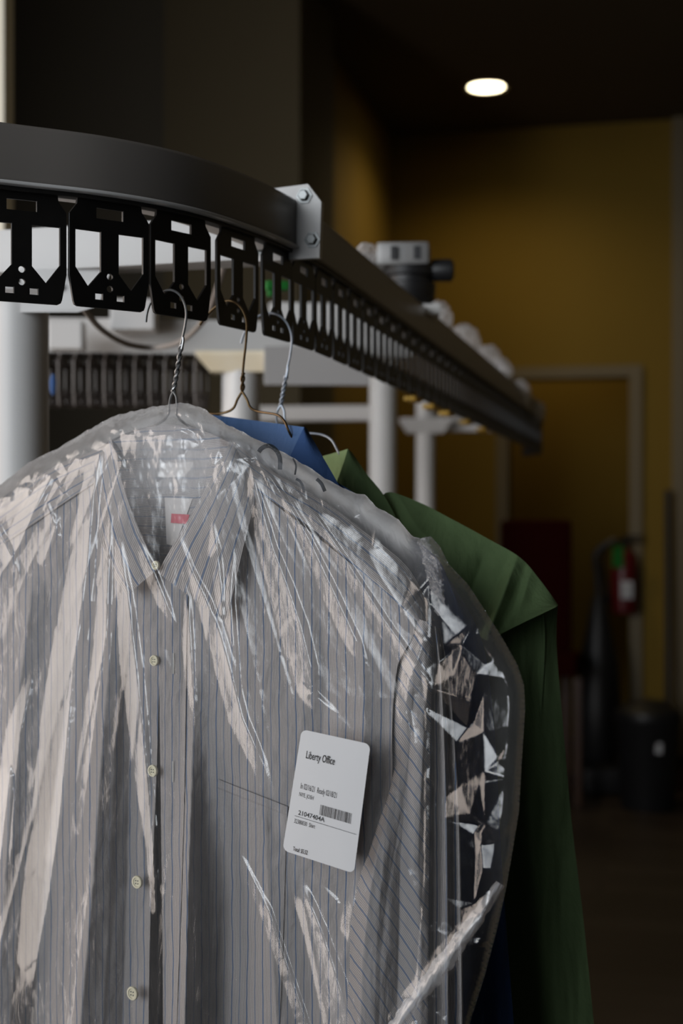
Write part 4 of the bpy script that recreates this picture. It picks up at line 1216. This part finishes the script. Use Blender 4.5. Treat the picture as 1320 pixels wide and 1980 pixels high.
# fire extinguisher hung on the rear wall
ex = at(1206, 1100, 7.28); eX, eY = ex[0], ex[1]
fe = thing('fire_extinguisher', 'red fire extinguisher with a green tag hanging on the rear wall', 'fire extinguisher', (eX, eY, at(0, 1185, 7.3)[2]))
zb = at(0, 1188, 7.3)[2]
MB().lathe([(0.03, 0.0), (0.062, 0.01), (0.066, 0.03), (0.066, 0.27), (0.05, 0.315), (0.022, 0.335), (0.02, 0.36)], (eX, eY, zb), 28).build('cylinder', M['ext_red'], fe, smooth=True)
MB().box((eX + 0.01, eY, zb + 0.375), 0.05, 0.03, 0.03, 0, 0.004).box((eX + 0.045, eY, zb + 0.40), 0.10, 0.02, 0.012, 0, 0.003).box((eX + 0.045, eY, zb + 0.372), 0.09, 0.02, 0.010, 0, 0.003).build('valve', M['black'], fe)
MB().tube(catmull([(eX - 0.01, eY - 0.01, zb + 0.375), (eX - 0.08, eY - 0.02, zb + 0.37), (eX - 0.115, eY - 0.03, zb + 0.28), (eX - 0.10, eY - 0.04, zb + 0.14), (eX - 0.085, eY - 0.04, zb + 0.06)], 30), 0.011, 10).build('hose', M['black'], fe, smooth=True)
MB().box((eX - 0.045, eY - 0.07, zb + 0.30), 0.055, 0.004, 0.115, 0.1, 0.001).build('inspection_tag', M['greenp'], fe)
MB().box((eX, eY - 0.066, zb + 0.13), 0.06, 0.006, 0.09, 0, 0.001).build('label_panel', M['paper'], fe)
MB().box((eX, eY + 0.075, zb + 0.25), 0.05, 0.03, 0.12, -TH, 0.003).build('wall_bracket', M['black'], fe)
# upright vacuum cleaner
vx, vy, _ = at(1160, 990, 7.14)
vc = thing('vacuum_cleaner', 'black upright vacuum cleaner leaning by the door frame', 'vacuum cleaner', (vx, vy, 0))
MB().box((vx + 0.03, vy - 0.05, 0.075), 0.30, 0.32, 0.13, 0, 0.04).build('floor_head', M['black'], vc, smooth=True)
MB().lathe([(0.07, 0.13), (0.105, 0.18), (0.115, 0.40), (0.10, 0.62), (0.06, 0.82), (0.035, 0.95), (0.02, 0.98)], (vx, vy + 0.04, 0), 28).build('body', M['black'], vc, smooth=True)
MB().tube(catmull([(vx + 0.0, vy + 0.04, 0.95), (vx - 0.01, vy + 0.03, 1.08), (vx - 0.02, vy + 0.02, 1.17), (vx + 0.02, vy + 0.01, 1.22), (vx + 0.08, vy + 0.0, 1.25)], 30), 0.017, 10).build('handle', M['black'], vc, smooth=True)
for sx in (-0.13, 0.18):
    MB().lathe([(0.03, -0.012), (0.036, -0.008), (0.036, 0.008), (0.03, 0.012)], (vx + sx, vy + 0.09, 0.036), 20, 'X').build('wheel', M['black'], vc, smooth=True)
# bin and broom in the corner
bx_, by2, _ = at(1252, 990, 6.7)
bn = thing('waste_bin', 'black waste bin standing in the rear corner', 'bin', (bx_, by2, 0))
MB().lathe([(0.12, 0.0), (0.125, 0.01), (0.15, 0.40), (0.158, 0.41), (0.158, 0.43), (0.145, 0.43), (0.118, 0.02)], (bx_, by2, 0), 32).build('body', M['black'], bn, smooth=True)
mb = MB(); mb.lathe([(0.155, 0.432), (0.150, 0.455), (0.08, 0.50), (0.001, 0.51)], (bx_, by2, 0), 32)
mb.build('lid', M['black'], bn, smooth=True)
MB().box((bx_ + 0.02, by2 - 0.138, 0.30), 0.03, 0.012, 0.05, 0, 0.003).build('white_sticker', M['paper'], bn)
rx_, ry_, _ = at(1291, 990, 7.15)
br = thing('broom', 'dark broom leaning upright in the rear corner', 'broom', (rx_, ry_, 0))
MB().tube([(rx_, ry_, 0.14), (rx_ + 0.005, ry_ + 0.02, 0.8), (rx_ + 0.01, ry_ + 0.05, 1.50)], 0.016, 12).build('handle', M['black'], br, smooth=True)
MB().box((rx_, ry_, 0.14), 0.20, 0.05, 0.05, 0, 0.008).build('broom_head', M['black'], br, smooth=True)
MB().add([(rx_ - 0.10, ry_ - 0.022, 0.12), (rx_ + 0.10, ry_ - 0.022, 0.12), (rx_ + 0.10, ry_ + 0.022, 0.12), (rx_ - 0.10, ry_ + 0.022, 0.12),
          (rx_ - 0.12, ry_ - 0.035, 0.0), (rx_ + 0.12, ry_ - 0.035, 0.0), (rx_ + 0.12, ry_ + 0.035, 0.0), (rx_ - 0.12, ry_ + 0.035, 0.0)],
         [(3, 2, 1, 0), (4, 5, 6, 7), (0, 1, 5, 4), (1, 2, 6, 5), (2, 3, 7, 6), (3, 0, 4, 7)]).build('bristles', M['wood'], br)

# ------------------------------------------------------------------ light
def area(name, loc, tgt, sx, sy, power, col, spread=PI):
    l = bpy.data.lights.new(name, 'AREA'); l.shape = 'RECTANGLE'; l.size = sx; l.size_y = sy
    l.energy = power; l.color = col; l.spread = spread
    o = bpy.data.objects.new(name, l); COL.objects.link(o)
    o.location = loc
    o.rotation_euler = (Vector(tgt) - Vector(loc)).to_track_quat('-Z', 'Y').to_euler()
    return o
area('window_light_side', (-2.0, 1.75, 1.30), (0.0, 1.5, 1.30), 1.1, 2.4, 36, (1.0, 0.87, 0.78))
area('window_light_front', (-2.1, -0.7, 2.3), (-0.1, 1.5, 1.86), 3.3, 2.8, 27, (0.90, 0.95, 1.0), math.radians(60))
area('window_light_far', (-2.2, 4.0, 2.0), (0.6, 3.6, 1.6), 1.2, 1.6, 2.2, (1.0, 0.95, 0.88), math.radians(80))
sp = bpy.data.lights.new('downlight', 'SPOT'); sp.energy = 30; sp.color = (1.0, 0.80, 0.45); sp.spot_size = math.radians(150); sp.spot_blend = 0.9; sp.shadow_soft_size = 0.08
so = bpy.data.objects.new('downlight', sp); COL.objects.link(so); so.location = (lx, ly, CEIL - 0.03); so.rotation_euler = (0, 0, 0)

cl = bpy.data.lights.new('corridor_light', 'POINT'); cl.energy = 5; cl.color = (1.0, 0.78, 0.42); cl.shadow_soft_size = 0.1
co = bpy.data.objects.new('corridor_light', cl); COL.objects.link(co); co.location = room(0.65, 0.75, 2.5)
w = bpy.data.worlds.new('world'); SC.world = w; w.use_nodes = True
w.node_tree.nodes['Background'].inputs[0].default_value = (0.75, 0.85, 1.0, 1)
w.node_tree.nodes['Background'].inputs[1].default_value = 0.006
